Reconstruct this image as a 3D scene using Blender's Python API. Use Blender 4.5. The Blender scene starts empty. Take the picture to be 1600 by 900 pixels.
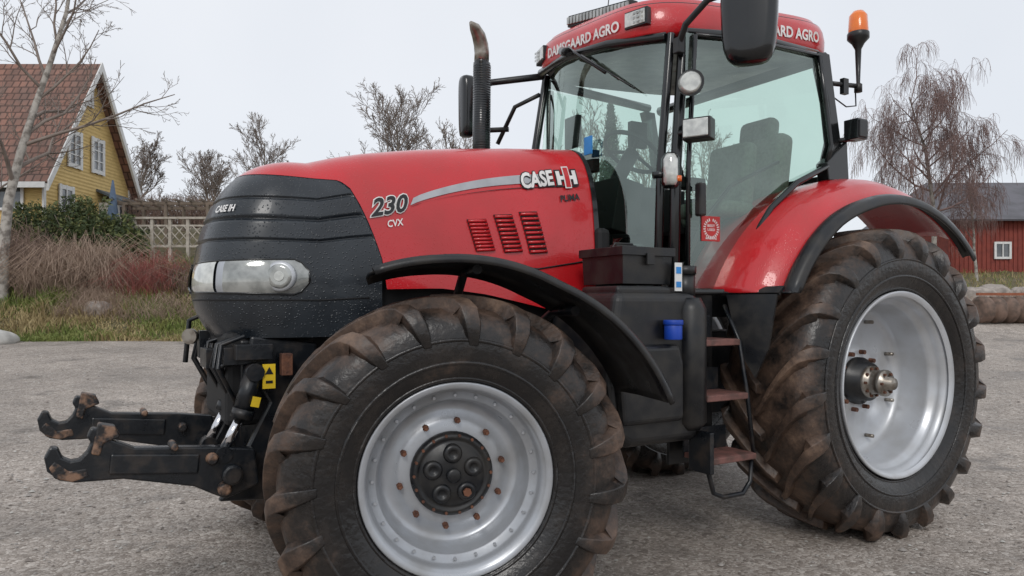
import bpy, bmesh, math, random
from mathutils import Vector, Matrix, noise as mnoise
R=random.Random(7)
sc=bpy.context.scene
COL=sc.collection
pi=math.pi

# ------------------------------------------------------------------ materials
def mat(name,col,rough=.5,metal=0,coat=0,col2=None,nscale=8,ramp=(.4,.65),bump=0,bscale=30,spec=.5,trans=0,rvar=0,emis=0):
    m=bpy.data.materials.new(name); m.use_nodes=True
    nt=m.node_tree; b=nt.nodes['Principled BSDF']
    b.inputs['Base Color'].default_value=(*col,1)
    b.inputs['Roughness'].default_value=rough
    b.inputs['Metallic'].default_value=metal
    b.inputs['Coat Weight'].default_value=coat
    b.inputs['Coat Roughness'].default_value=.06
    b.inputs['Specular IOR Level'].default_value=spec
    tc=nt.nodes.new('ShaderNodeTexCoord')
    if col2 is None: col2=tuple(c*.8 for c in col)
    n=nt.nodes.new('ShaderNodeTexNoise'); n.inputs['Scale'].default_value=nscale; n.inputs['Detail'].default_value=6
    nt.links.new(tc.outputs['Object'],n.inputs['Vector'])
    r=nt.nodes.new('ShaderNodeMapRange'); r.inputs[1].default_value=ramp[0]; r.inputs[2].default_value=ramp[1]
    nt.links.new(n.outputs['Fac'],r.inputs[0])
    mx=nt.nodes.new('ShaderNodeMix'); mx.data_type='RGBA'
    mx.inputs[6].default_value=(*col,1); mx.inputs[7].default_value=(*col2,1)
    nt.links.new(r.outputs[0],mx.inputs[0]); nt.links.new(mx.outputs[2],b.inputs['Base Color'])
    if rvar:
        mr=nt.nodes.new('ShaderNodeMapRange'); mr.inputs[3].default_value=rough-rvar; mr.inputs[4].default_value=rough+rvar
        mr.inputs[1].default_value=.3; mr.inputs[2].default_value=.7
        nt.links.new(n.outputs['Fac'],mr.inputs[0]); nt.links.new(mr.outputs[0],b.inputs['Roughness'])
    if bump:
        n2=nt.nodes.new('ShaderNodeTexNoise'); n2.inputs['Scale'].default_value=bscale; n2.inputs['Detail'].default_value=5
        nt.links.new(tc.outputs['Object'],n2.inputs['Vector'])
        bp=nt.nodes.new('ShaderNodeBump'); bp.inputs['Strength'].default_value=bump; bp.inputs['Distance'].default_value=.02
        nt.links.new(n2.outputs['Fac'],bp.inputs['Height']); nt.links.new(bp.outputs[0],b.inputs['Normal'])
    return m
def droplets(m,scale=110,strength=.35):
    # rain beads standing on the panel
    nt=m.node_tree; b=nt.nodes['Principled BSDF']
    tc=nt.nodes.new('ShaderNodeTexCoord'); v=nt.nodes.new('ShaderNodeTexVoronoi'); v.inputs['Scale'].default_value=scale; nt.links.new(tc.outputs['Object'],v.inputs['Vector'])
    r=nt.nodes.new('ShaderNodeMapRange'); r.inputs[1].default_value=.12; r.inputs[2].default_value=.30; r.inputs[3].default_value=1; r.inputs[4].default_value=0; nt.links.new(v.outputs['Distance'],r.inputs[0])
    bp=nt.nodes.new('ShaderNodeBump'); bp.inputs['Strength'].default_value=strength; bp.inputs['Distance'].default_value=.003; nt.links.new(r.outputs[0],bp.inputs['Height'])
    nt.links.new(bp.outputs[0],b.inputs['Coat Normal']); nt.links.new(bp.outputs[0],b.inputs['Normal'])
RED=mat('red_paint',(.58,.010,.017),.32,coat=.6,col2=(.47,.016,.018),nscale=3.5,ramp=(.35,.7),rvar=.10)
droplets(RED,80,.30)
BLK=mat('black_plastic',(.008,.009,.011),.38,col2=(.024,.022,.020),nscale=10,bump=.03,bscale=120,rvar=.12)
BLKG=mat('black_gloss',(.006,.007,.008),.22,coat=.3)
NOSE=mat('nose_plastic',(.011,.015,.020),.34,coat=.2,col2=(.022,.028,.035),nscale=5,rvar=.10)
droplets(NOSE,70,.6)
DARK=mat('dark_interior',(.008,.008,.009),.7)
IRON=mat('black_iron',(.007,.009,.012),.36,col2=(.045,.034,.027),nscale=11,ramp=(.50,.78),bump=.06,bscale=60,rvar=.15)
RUST=mat('rust',(.16,.065,.035),.8,col2=(.07,.03,.02),nscale=30,bump=.2,bscale=80)
HALFRUST=mat('rusty_iron',(.014,.013,.014),.5,col2=(.24,.14,.09),nscale=18,ramp=(.46,.60),bump=.2,bscale=70)
SILV=mat('silver_rim',(.43,.45,.48),.34,metal=.4,col2=(.31,.31,.31),nscale=6,ramp=(.42,.75),bump=.02,bscale=40,rvar=.08)
SILR=mat('light_silver_rim',(.55,.57,.60),.34,metal=.3,col2=(.42,.42,.42),nscale=5,ramp=(.42,.75),bump=.02,bscale=40,rvar=.08)
CHR=mat('chrome',(.7,.7,.72),.12,metal=1)
STEEL=mat('weathered_steel',(.36,.33,.29),.32,metal=.8,col2=(.20,.17,.14),nscale=20)
WHT=mat('white_paint',(.75,.75,.74),.5,col2=(.68,.68,.66))
LET=mat('white_lettering',(.82,.80,.78),.4)
LETS=mat('silver_lettering',(.45,.46,.48),.35,metal=.2)
LETB=mat('black_lettering',(.012,.012,.014),.4)
LAMPG=mat('lamp_glass',(.66,.67,.63),.10,coat=1,col2=(.46,.47,.45),nscale=25,metal=.25)
LAMPD=mat('lamp_reflector',(.44,.45,.43),.12,coat=1,col2=(.24,.25,.24),nscale=14,metal=.4)
ORG=mat('orange_plastic',(.85,.20,.01),.2,coat=.6,col2=(.75,.13,.005))
BLUE=mat('blue_plastic',(.01,.06,.42),.4)
BLUES=mat('blue_sticker',(.03,.25,.65),.4)
YEL=mat('yellow_sticker',(.80,.55,.02),.5)
SEAT=mat('seat_cloth',(.17,.19,.155),.9,col2=(.12,.13,.11),nscale=40,bump=.1)
STEP=mat('step_tread',(.19,.085,.072),.6,col2=(.09,.05,.042),nscale=14,bump=.2)
DRAWN=mat('dull_red_sticker',(.5,.03,.03),.5)

def rubber(name,r0,r1):
    m=bpy.data.materials.new(name); m.use_nodes=True; nt=m.node_tree; b=nt.nodes['Principled BSDF']
    tc=nt.nodes.new('ShaderNodeTexCoord'); sp=nt.nodes.new('ShaderNodeSeparateXYZ'); nt.links.new(tc.outputs['Object'],sp.inputs[0])
    cb=nt.nodes.new('ShaderNodeCombineXYZ'); nt.links.new(sp.outputs[0],cb.inputs[0]); nt.links.new(sp.outputs[2],cb.inputs[2])
    ln=nt.nodes.new('ShaderNodeVectorMath'); ln.operation='LENGTH'; nt.links.new(cb.outputs[0],ln.inputs[0])
    mr=nt.nodes.new('ShaderNodeMapRange'); mr.inputs[1].default_value=r0; mr.inputs[2].default_value=r1; mr.inputs[3].default_value=-.10; mr.inputs[4].default_value=.13
    nt.links.new(ln.outputs['Value'],mr.inputs[0])
    n=nt.nodes.new('ShaderNodeTexNoise'); n.inputs['Scale'].default_value=4.5; n.inputs['Detail'].default_value=10; n.inputs['Roughness'].default_value=.74
    nt.links.new(tc.outputs['Object'],n.inputs['Vector'])
    ad=nt.nodes.new('ShaderNodeMath'); ad.operation='ADD'; nt.links.new(n.outputs['Fac'],ad.inputs[0]); nt.links.new(mr.outputs[0],ad.inputs[1])
    cr=nt.nodes.new('ShaderNodeValToRGB'); e=cr.color_ramp.elements
    e[0].position=.38; e[0].color=(.011,.010,.010,1); e[1].position=.80; e[1].color=(.210,.135,.092,1)
    x=e.new(.50); x.color=(.022,.018,.016,1); x=e.new(.64); x.color=(.085,.054,.039,1)
    nt.links.new(ad.outputs[0],cr.inputs[0]); nt.links.new(cr.outputs[0],b.inputs['Base Color'])
    rr=nt.nodes.new('ShaderNodeMapRange'); rr.inputs[1].default_value=.42; rr.inputs[2].default_value=.76; rr.inputs[3].default_value=.25; rr.inputs[4].default_value=.62
    nt.links.new(ad.outputs[0],rr.inputs[0]); nt.links.new(rr.outputs[0],b.inputs['Roughness'])
    n2=nt.nodes.new('ShaderNodeTexNoise'); n2.inputs['Scale'].default_value=38; n2.inputs['Detail'].default_value=7
    nt.links.new(tc.outputs['Object'],n2.inputs['Vector'])
    bp=nt.nodes.new('ShaderNodeBump'); bp.inputs['Strength'].default_value=.32; bp.inputs['Distance'].default_value=.012
    nt.links.new(n2.outputs['Fac'],bp.inputs['Height']); nt.links.new(bp.outputs[0],b.inputs['Normal'])
    return m
RUBF=rubber('front_rubber',.5,.72); RUBR=rubber('rear_rubber',.68,.94)

def glassmat(name,tint,k=.10):
    m=bpy.data.materials.new(name); m.use_nodes=True; nt=m.node_tree; nt.nodes.clear()
    o=nt.nodes.new('ShaderNodeOutputMaterial'); t=nt.nodes.new('ShaderNodeBsdfTransparent'); t.inputs[0].default_value=(*tint,1)
    g=nt.nodes.new('ShaderNodeBsdfGlossy'); g.inputs['Roughness'].default_value=.02; g.inputs[0].default_value=(.82,.94,.88,1)
    f=nt.nodes.new('ShaderNodeLayerWeight'); f.inputs[0].default_value=.5
    p=nt.nodes.new('ShaderNodeMath'); p.operation='POWER'; p.inputs[1].default_value=4; nt.links.new(f.outputs['Facing'],p.inputs[0])
    tc=nt.nodes.new('ShaderNodeTexCoord'); n=nt.nodes.new('ShaderNodeTexNoise'); n.inputs['Scale'].default_value=2.5
    nt.links.new(tc.outputs['Object'],n.inputs['Vector'])
    a=nt.nodes.new('ShaderNodeMath'); a.operation='MULTIPLY_ADD'; a.inputs[1].default_value=.20; a.inputs[2].default_value=k-.08
    nt.links.new(n.outputs['Fac'],a.inputs[0])
    ad=nt.nodes.new('ShaderNodeMath'); ad.operation='ADD'; ad.use_clamp=True; nt.links.new(a.outputs[0],ad.inputs[0]); nt.links.new(p.outputs[0],ad.inputs[1])
    mx=nt.nodes.new('ShaderNodeMixShader'); nt.links.new(ad.outputs[0],mx.inputs[0]); nt.links.new(t.outputs[0],mx.inputs[1]); nt.links.new(g.outputs[0],mx.inputs[2])
    nt.links.new(mx.outputs[0],o.inputs[0]); return m
GLASS=glassmat('tinted_glass',(.68,.82,.75),.16)
GLASS2=glassmat('clear_tinted_glass',(.85,.95,.90),.03)

# ------------------------------------------------------------------ mesh builder
class M:
    def __init__(s): s.v=[]; s.f=[]; s.m=[]; s.s=[]
    def add(s,vs,fs,mi=0,sm=False):
        o=len(s.v); s.v+= [tuple(v) for v in vs]
        for f in fs: s.f.append(tuple(i+o for i in f)); s.m.append(mi); s.s.append(sm)
    def box(s,c,d,mi=0,rz=0,rx=0,ry=0,taper=1):
        mt=Matrix.Rotation(rz,3,'Z')@Matrix.Rotation(ry,3,'Y')@Matrix.Rotation(rx,3,'X')
        vs=[]
        for k in (-1,1):
            t=taper if k>0 else 1
            for i,j in ((-1,-1),(1,-1),(1,1),(-1,1)):
                vs.append(Vector(c)+mt@Vector((i*d[0]/2*t,j*d[1]/2*t,k*d[2]/2)))
        s.add(vs,[(3,2,1,0),(4,5,6,7),(0,1,5,4),(1,2,6,5),(2,3,7,6),(3,0,4,7)],mi)
    def prism(s,p,y0,y1,mi=0):
        n=len(p); vs=[(x,y0,z) for x,z in p]+[(x,y1,z) for x,z in p]
        s.add(vs,[tuple(range(n)),tuple(range(2*n-1,n-1,-1))]+[(i,i+n,(i+1)%n+n,(i+1)%n) for i in range(n)],mi)
    def tube(s,pts,r,n=8,mi=0,sm=True,cap=True):
        pts=[Vector(p) for p in pts]; k=len(pts)
        if not hasattr(r,'__len__'): r=[r]*k
        vs=[]; u=None
        for i,p in enumerate(pts):
            d=(pts[min(i+1,k-1)]-pts[max(i-1,0)]); d=d.normalized() if d.length>1e-9 else Vector((0,0,1))
            if u is None: u=d.orthogonal().normalized()
            else:
                u=u-d*u.dot(d); u=u.normalized() if u.length>1e-6 else d.orthogonal().normalized()
            w=d.cross(u)
            for j in range(n):
                a=2*pi*j/n; vs.append(p+(u*math.cos(a)+w*math.sin(a))*r[i])
        fs=[(i*n+j,i*n+(j+1)%n,(i+1)*n+(j+1)%n,(i+1)*n+j) for i in range(k-1) for j in range(n)]
        s.add(vs,fs,mi,sm)
        if cap: 
            o=len(s.v)-len(vs)
            s.f.append(tuple(o+j for j in range(n-1,-1,-1))); s.m.append(mi); s.s.append(False)
            s.f.append(tuple(o+(k-1)*n+j for j in range(n))); s.m.append(mi); s.s.append(False)
    def rev(s,prof,c=(0,0,0),seg=64,mi=0,sm=True,axis='Y'):
        vs=[]
        for r,y in prof:
            for j in range(seg):
                a=2*pi*j/seg; x,z=r*math.cos(a),r*math.sin(a)
                if axis=='Y': vs.append((c[0]+x,c[1]+y,c[2]+z))
                elif axis=='Z': vs.append((c[0]+x,c[1]+z,c[2]+y))
                else: vs.append((c[0]+y,c[1]+x,c[2]+z))
        fs=[(i*seg+j,i*seg+(j+1)%seg,(i+1)*seg+(j+1)%seg,(i+1)*seg+j) for i in range(len(prof)-1) for j in range(seg)]
        s.add(vs,fs,mi,sm)
    def grid(s,fn,us,vs_,mi=0,sm=True):
        nu,nv=len(us),len(vs_)
        s.add([fn(u,v) for u in us for v in vs_],[(i*nv+j,(i+1)*nv+j,(i+1)*nv+j+1,i*nv+j+1) for i in range(nu-1) for j in range(nv-1)],mi,sm)
    def obj(s,name,mats,parent=None,off=(0,0,0),bevel=0,seg=2,recalc=True,solid=0,label=None,sub=0):
        me=bpy.data.meshes.new(name)
        o=Vector(off); me.from_pydata([tuple(Vector(v)-o) for v in s.v],[],s.f)
        if not isinstance(mats,(list,tuple)): mats=[mats]
        for m in mats: me.materials.append(m)
        me.polygons.foreach_set('material_index',s.m); me.polygons.foreach_set('use_smooth',s.s)
        if recalc:
            bm=bmesh.new(); bm.from_mesh(me); bmesh.ops.recalc_face_normals(bm,faces=bm.faces); bm.to_mesh(me); bm.free()
        me.update()
        ob=bpy.data.objects.new(name,me); COL.objects.link(ob)
        if parent: ob.parent=parent
        else: ob.location=off
        if solid:
            q=ob.modifiers.new('s','SOLIDIFY'); q.thickness=solid; q.offset=0
        if bevel:
            q=ob.modifiers.new('b','BEVEL'); q.width=bevel; q.segments=seg; q.limit_method='ANGLE'; q.angle_limit=math.radians(38)
        if label: ob['label']=label
        return ob
def empty(name,loc,label=None,category=None,parent=None,group=None):
    e=bpy.data.objects.new(name,None); COL.objects.link(e); e.location=loc; e.empty_display_size=.3
    if parent: e.parent=parent
    if label: e['label']=label
    if category: e['category']=category
    if group: e['group']=group
    return e
def lin(a,b,n): return [a+(b-a)*i/(n-1) for i in range(n)]
def interp(t,x):
    if x<=t[0][0]: return t[0][1]
    for (a,b),(c,d) in zip(t,t[1:]):
        if x<=c: return b+(d-b)*(x-a)/(c-a)
    return t[-1][1]
def text(s,fn,name,m,parent,off,bold=0,shear=0):
    def mk(bo):
        cu=bpy.data.curves.new('t','FONT'); cu.body=s; cu.offset=bo; cu.shear=shear; cu.resolution_u=3
        o=bpy.data.objects.new('t',cu); COL.objects.link(o)
        bpy.context.view_layer.update(); dg=bpy.context.evaluated_depsgraph_get()
        me=bpy.data.meshes.new_from_object(o.evaluated_get(dg)); bpy.data.objects.remove(o); return me
    b=mk(0); xs=[v.co.x for v in b.vertices]; ys=[v.co.y for v in b.vertices]
    x0,x1,y0,y1=min(xs),max(xs),min(ys),max(ys)
    me=mk(bold) if bold else b
    for v in me.vertices:
        v.co=Vector(fn((v.co.x-x0)/(x1-x0),(v.co.y-y0)/(y1-y0)))-Vector(off)
    me.materials.clear(); me.materials.append(m)
    ob=bpy.data.objects.new(name,me); COL.objects.link(ob); ob.parent=parent; return ob

# ================================================================== TRACTOR
T=(-1.5,0,0)
tr=empty('tractor',T,'red farm tractor with black nose and large muddy tyres on gravel','tractor')
ZB=1.25; XC=-3.30; LN=.51; WH=.43
def ztop(X): return interp([(-3.3,2.12),(-3.15,2.165),(-3.0,2.20),(-2.75,2.245),(-2.5,2.28),(-2.1,2.325),(-1.7,2.36)],X)
def hood_pt(s,f,k=0,side=-1):
    f=min(f,1)
    gx=(1-f**2.7)**(1/2.7); gy=(1-f**3.6)**(1/3.6)
    if s<=1:
        ph=s*pi/2; z=ZB+.87*f
        X=XC-(LN+k)*gx*max(0,math.cos(ph))**.74; y=(WH+k)*gy*math.sin(ph)**.74
        t=max(0,(1.5-z)/.25); X+=.10*t*t*math.cos(ph); y*=1-.05*t*t
    else:
        X=XC+(s-1)*1.6; z=ZB+(ztop(X)-ZB)*f; t=max(0,(1.5-z)/.25)*max(0,1-(s-1)*5); y=(WH+k+.02*(s-1))*gy*(1-.05*t*t)
    return (X,side*y,z)
def f_b(s):
    return interp([(0,.90),(1,.875),(1.07,.84),(1.10,.79),(1.13,.68),(1.16,.55),(1.19,.40),(1.205,.24),(1.39,.235),(1.55,.20),(1.875,.09),(2,.14)],s)
S1=lin(0,1,26)[:-1]+lin(1,1.19,14)
SR=lin(0,1,26)[:-1]+lin(1,1.19,16)[:-1]+[1.19,1.198,1.205,1.25]+lin(1.28,2,20)
gro=[1.70,1.80,1.90]
fr=[]
for z in lin(1.25,1.98,34): fr.append((z-ZB)/.87)
for g in gro:
    for d in (-.010,-.005,.005,.010): fr.append((g+d-ZB)/.87)
fr=sorted(fr)
mn=M()
for side in (-1,1):
    def fn(s,j):
        fb=f_b(s); 
        if j<len(fr): f=min(fr[j],fb)
        else: f=fr[-1]+(fb-fr[-1])*(j-len(fr)+1)/5 if fb>fr[-1] else fb
        z=ZB+.87*f; k=0
        for g in gro:
            if abs(z-g)<.007 and f<fb-.02: k=-.012
        return hood_pt(s,f,k,side)
    mn.grid(fn,S1,list(range(len(fr)+5)))
nose=mn.obj('front_grille',NOSE,tr,T,recalc=False)
mh=M()
for side in (-1,1):
    def fn(s,q):
        fb=f_b(s); e0=math.asin(min(1,fb**1.4)); e=e0+(pi/2-e0)*q
        p=hood_pt(s,math.sin(e)**(1/1.4),.004,side); return p
    mh.grid(fn,SR,lin(0,1,34))
hood=mh.obj('hood',RED,tr,T,recalc=False)
def hy(X,z,k=.010):
    f=(z-ZB)/(ztop(X)-ZB); f=min(max(f,0),.999); s=1+(X-XC)/1.6
    return -(WH+k+.02*(s-1))*(1-f**3.6)**(1/3.6)
def hs(X,z,k=.010): return (X,hy(X,z,k),z)
m=M(); m.box((-2.45,0,1.40),(1.6,.66,.9)); m.box((-1.66,0,1.55),(.10,.95,.6)); m.box((-2.9,0,1.06),(1.6,.62,.44)); m.obj('engine_bay',DARK,tr,T,bevel=.03)
m=M()
for side in (-1,1):
    m.grid(lambda u,q: (lambda p:(p[0]+u,p[1],p[2]))(hood_pt(2,math.sin(.2+(pi/2-.2)*q)**(1/1.4),.010,side)),[-.012,0,.022],lin(0,1,20))
m.obj('hood_seal',BLKG,tr,T,recalc=False)
m=M(); m.tube([hs(x,z,.006) for x,z in [(-2.66,1.66),(-2.4,1.62),(-2.1,1.60),(-1.85,1.64),(-1.74,1.66)]],.005,6); m.obj('hood_crease',BLKG,tr,T)
for (a,b,c,d) in [(-2.53,1.85,-2.48,1.68),(-2.37,1.885,-2.31,1.68),(-2.21,1.91,-2.15,1.68)]:
    m=M(); wv=.115
    m.grid(lambda u,v:hs(a+(c-a)*(1-v)+wv*u+(0.0),d+(b-d)*v+.01*u,.008),lin(0,1,4),lin(0,1,8),mi=1)
    for i in range(9):
        q=(i+.5)/9; zc=d+(b-d)*q; x0=a+(c-a)*(1-q)
        m.tube([hs(x0+.004,zc,.012),hs(x0+wv/2,zc+.004,.016),hs(x0+wv-.004,zc+.008,.012)],.0085,6,mi=0)
    m.obj('side_vent',[RED,DARK],tr,T)
def stripe(name,m_,z0,z1,k,x0=-2.82,x1=-1.79):
    m=M()
    def fn(u,v):
        X=x0+(x1-x0)*u; c=1.922+.195*u**.8+.02*math.sin(u*pi); w=.024+.010*u
        return hs(X-.02*(1-v)+.0,c-w+2*w*(z0+(z1-z0)*v),k)
    m.grid(fn,lin(0,1,24),lin(0,1,3)); return m.obj(name,m_,tr,T,recalc=False)
stripe('stripe_decal',LETS,.12,.95,.010,x1=-1.98); stripe('stripe_decal',LETB,-.02,.10,.011)
def hoodtext(s,x0,x1,z0,z1,h,name,mt,k,bold=0,shear=0):
    return text(s,lambda a,b:hs(x0+(x1-x0)*a,z0+(z1-z0)*a+h*b,k),name,mt,tr,T,bold,shear)
hoodtext('CASE',-2.175,-1.965,2.045,2.083,.085,'brand_lettering',LETB,.014,.085)
hoodtext('CASE',-2.175,-1.965,2.045,2.083,.085,'brand_lettering',LET,.018,.035)
# the emblem: white-edged black H with a taller red I standing in front
def plate(m,xa,xb,za,zb_,k,mi): m.grid(lambda u,v:hs(xa+(xb-xa)*u,za+(zb_-za)*v+.13*(xa+(xb-xa)*u+1.94),k),[0,.5,1],[0,.3,.6,1],mi=mi)
m=M()
for g_,k,mi in ((.009,.014,0),(0,.017,1)):
    plate(m,-1.938-g_,-1.912+g_,2.082-g_,2.166+g_,k,mi); plate(m,-1.826-g_,-1.800+g_,2.082-g_,2.166+g_,k,mi)
    plate(m,-1.915,-1.823,2.113-g_,2.135+g_,k-.0005,mi)
plate(m,-1.892,-1.846,2.060,2.192,.020,1); plate(m,-1.885,-1.853,2.067,2.185,.023,2)
m.obj('brand_emblem',[LETB,LET,RED],tr,T,recalc=False)
hoodtext('PUMA',-1.93,-1.80,1.985,2.008,.036,'model_lettering',LETB,.012,.03)
hoodtext('230',-3.045,-2.855,1.835,1.875,.085,'model_number',LET,.012,.07,.25)
hoodtext('230',-3.045,-2.855,1.835,1.875,.085,'model_number',LETB,.016,.025,.25)
hoodtext('CVX',-2.965,-2.885,1.785,1.80,.034,'model_lettering',LET,.012,.02)
def nosetext(a,b):
    z=1.836+.032*b; return hood_pt(.20+.24*a**1.0,(z-ZB)/.87,.008,-1)
text('CASE IH',nosetext,'brand_lettering',LET,tr,T,.03)
for side in (-1,1):
    m=M(); ss=lin(.06,.97,30)
    def fn(s,v):
        q=(s-.06)/.91; lo=.243-.014*q; hi=.40+.018*q; 
        e=1-max(0,(q-.93)/.07)**2*.65; c=(lo+hi)/2
        f=c+(hi-lo)/2*e*(2*v-1)
        return hood_pt(s,f,.004+.012*math.sin(pi*v)**.4,side)
    m.grid(fn,[s for s in ss if s<=.40],lin(0,1,9),mi=0)
    m.grid(fn,[.40,.42,.44,.46],lin(0,1,9),mi=1)
    m.grid(fn,[.46]+[s for s in ss if s>.46],lin(0,1,9),mi=2)
    hl=m.obj('headlight',[LAMPG,SILV,LAMPD],tr,T,recalc=False)
    c=Vector(hood_pt(.84,.325,.012,side)); nrm=Vector((-.50,side*.87,0)).normalized()
    m=M()
    m.tube([c-nrm*.02,c+nrm*.012,c+nrm*.016],[.070,.070,.055],28); m.obj('lamp_ring',SILR,hl,T)
    m=M(); m.tube([c+nrm*.0,c+nrm*.019,c+nrm*.021],[.058,.056,.040],24,mi=0); m.tube([c,c+nrm*.026],[.03,.022],18,mi=1); m.obj('lamp_lens',[LAMPD,LAMPG],hl,T)
    m=M(); 
    m.tube([fn(s,0) for s in ss]+[fn(.97,v) for v in lin(0,1,6)][1:]+[fn(s,1) for s in ss[::-1]][1:],.005,6)
    m.obj('headlight_bezel',BLKG,hl,T)
m=M(); m.tube([hood_pt(s,.20,.002) for s in lin(.0,1.15,24)],.004,5); m.obj('bumper_seam',DARK,nose,T)

# ---------------------------------------------------------------- chassis, hitch
m=M()
pp=[(-3.74,.52),(-3.5,.50),(-3.30,.75),(-3.30,1.22),(-3.60,1.26),(-3.62,1.12),(-3.52,.95),(-3.62,.75)]
m.prism(pp,-.37,-.33); m.prism(pp,.33,.37)
m.box((-3.47,0,1.10),(.34,.64,.28)); m.box((-3.45,0,.80),(.22,.6,.40)); m.box((-3.0,0,.95),(1.0,.5,.35)); m.box((-2.2,0,.95),(1.6,.42,.5))
m.box((-1.0,0,.95),(1.6,.6,.55)); m.tube([(0,-.9,.93),(0,.9,.93)],.14,20); m.tube([(-2.95,-.8,.70),(-2.95,.8,.70)],.10,16); m.box((-2.95,0,.70),(.3,.5,.28))
m.tube([(-3.70,-.5,.66),(-3.70,.5,.66)],.045,16)
m.box((-3.55,0,.60),(.30,.66,.10))
m.obj('chassis',IRON,tr,T,bevel=.012)
arm=[(-3.60,.76),(-3.78,.785),(-4.08,.81),(-4.16,.85),(-4.19,.895),(-4.235,.905),(-4.25,.87),(-4.235,.845),(-4.25,.81),(-4.275,.782),(-4.305,.778),(-4.335,.795),(-4.35,.835),(-4.375,.84),(-4.395,.80),(-4.385,.745),(-4.345,.705),(-4.29,.69),(-4.12,.685),(-3.85,.62),(-3.78,.58),(-3.72,.55),(-3.58,.60)]
for dy,dx,dz,lab in ((-.42,0,0,None),(.40,-.06,.045,None)):
    m=M(); m.prism([(x+dx,z+dz) for x,z in arm],dy-.032,dy+.032)
    m.box((-4.0+dx,dy,.735+dz),(.34,.085,.085),ry=.10)
    a=m.obj('hitch_arm',IRON,tr,T,bevel=.008)
    m=M(); m.prism([(x+dx,z+dz) for x,z in [(-4.235,.80),(-4.21,.92),(-4.15,.905),(-4.13,.86),(-4.19,.84),(-4.205,.79)]],dy-.04,dy+.04); m.obj('hitch_latch',HALFRUST,a,T,bevel=.006)
    m=M(); m.prism([(x+dx,z+dz) for x,z in [(-4.36,.715),(-4.38,.76),(-4.36,.785),(-4.31,.74),(-4.25,.745),(-4.24,.71),(-4.30,.695)]],dy-.035,dy+.035)
    m.obj('hitch_hook',HALFRUST,a,T,bevel=.006)
    for q,(x_,z_,r_) in enumerate(((-3.78+dx*.5,.735+dz*.5,.026),(-3.73+dx*.4,.60,.030),(-3.93+dx,.80+dz,.016))):
        m=M(); m.tube([(x_,dy-.075,z_),(x_,dy-.06,z_),(x_,dy+.07,z_)],[r_*.7,r_,r_],14); m.obj('hitch_pin',HALFRUST,a,T,bevel=.004)
for y,dx,dz in ((-.42,.02,0),(-.14,0,.0)):
    m=M(); m.tube([(-3.62+dx,y,1.10+dz),(-3.665+dx,y,.92+dz)],.044,18,mi=0); m.tube([(-3.66+dx,y,.935+dz),(-3.672+dx,y,.895+dz)],.050,18,mi=0)
    m.tube([(-3.67+dx,y,.91+dz),(-3.75+dx,y,.755+dz)],.022,12,mi=1); m.tube([(-3.75+dx,y-.04,.745+dz),(-3.75+dx,y+.04,.745+dz)],.036,12,mi=0)
    m.tube([(-3.62+dx,y-.05,1.10+dz),(-3.62+dx,y+.05,1.10+dz)],.04,12,mi=0)
    m.obj('hydraulic_cylinder',[IRON,CHR],tr,T)
m=M(); m.box((-3.54,-.455,1.08),(.055,.012,.11)); w=m.obj('warning_sticker',YEL,tr,T)
m=M(); m.prism([(-3.558,1.09),(-3.522,1.09),(-3.54,1.123)],-.4635,-.4615); m.obj('warning_symbol',LETB,w,T)
m=M(); m.box((-3.54,-.4625,1.055),(.03,.002,.012)); m.obj('warning_symbol',LETB,w,T)
m=M(); m.box((-3.60,-.470,.97),(.035,.010,.045),ry=.25); m.obj('warning_sticker',YEL,tr,T)
m=M()
for i in range(12):
    y=-.36+.065*i+R.uniform(-.03,.03); x=-3.68+R.uniform(-.04,.04)
    m.tube([(x+.08,y,1.26),(x-.02,y+R.uniform(-.06,.06),1.22),(x-.04,y+R.uniform(-.04,.04),1.12),(x+.05,y+.04,.95)],.009+R.random()*.004,7)
m.box((-3.70,.22,1.2),(.10,.08,.14)); m.box((-3.70,-.1,1.15),(.14,.20,.09)); m.box((-3.66,-.30,1.17),(.12,.16,.08)); m.tube([(-3.8,.33,1.10),(-3.78,.33,1.32),(-3.7,.3,1.36)],.014,7)
m.box((-3.60,-.40,1.19),(.16,.10,.07)); m.tube([(-3.66,-.36,1.15),(-3.72,-.30,1.12),(-3.68,-.2,1.0),(-3.60,-.2,.9)],.012,8)
m.obj('hydraulic_hoses',IRON,tr,T,bevel=.006)
m=M(); m.tube([(-3.78,.24,1.24),(-3.795,.22,1.24)],.040,16); m.obj('coupling_cap',STEEL,tr,T)
m=M(); m.box((-3.46,-.44,1.13),(.05,.05,.10)); m.obj('rusty_bracket',RUST,tr,T,bevel=.004)

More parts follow.
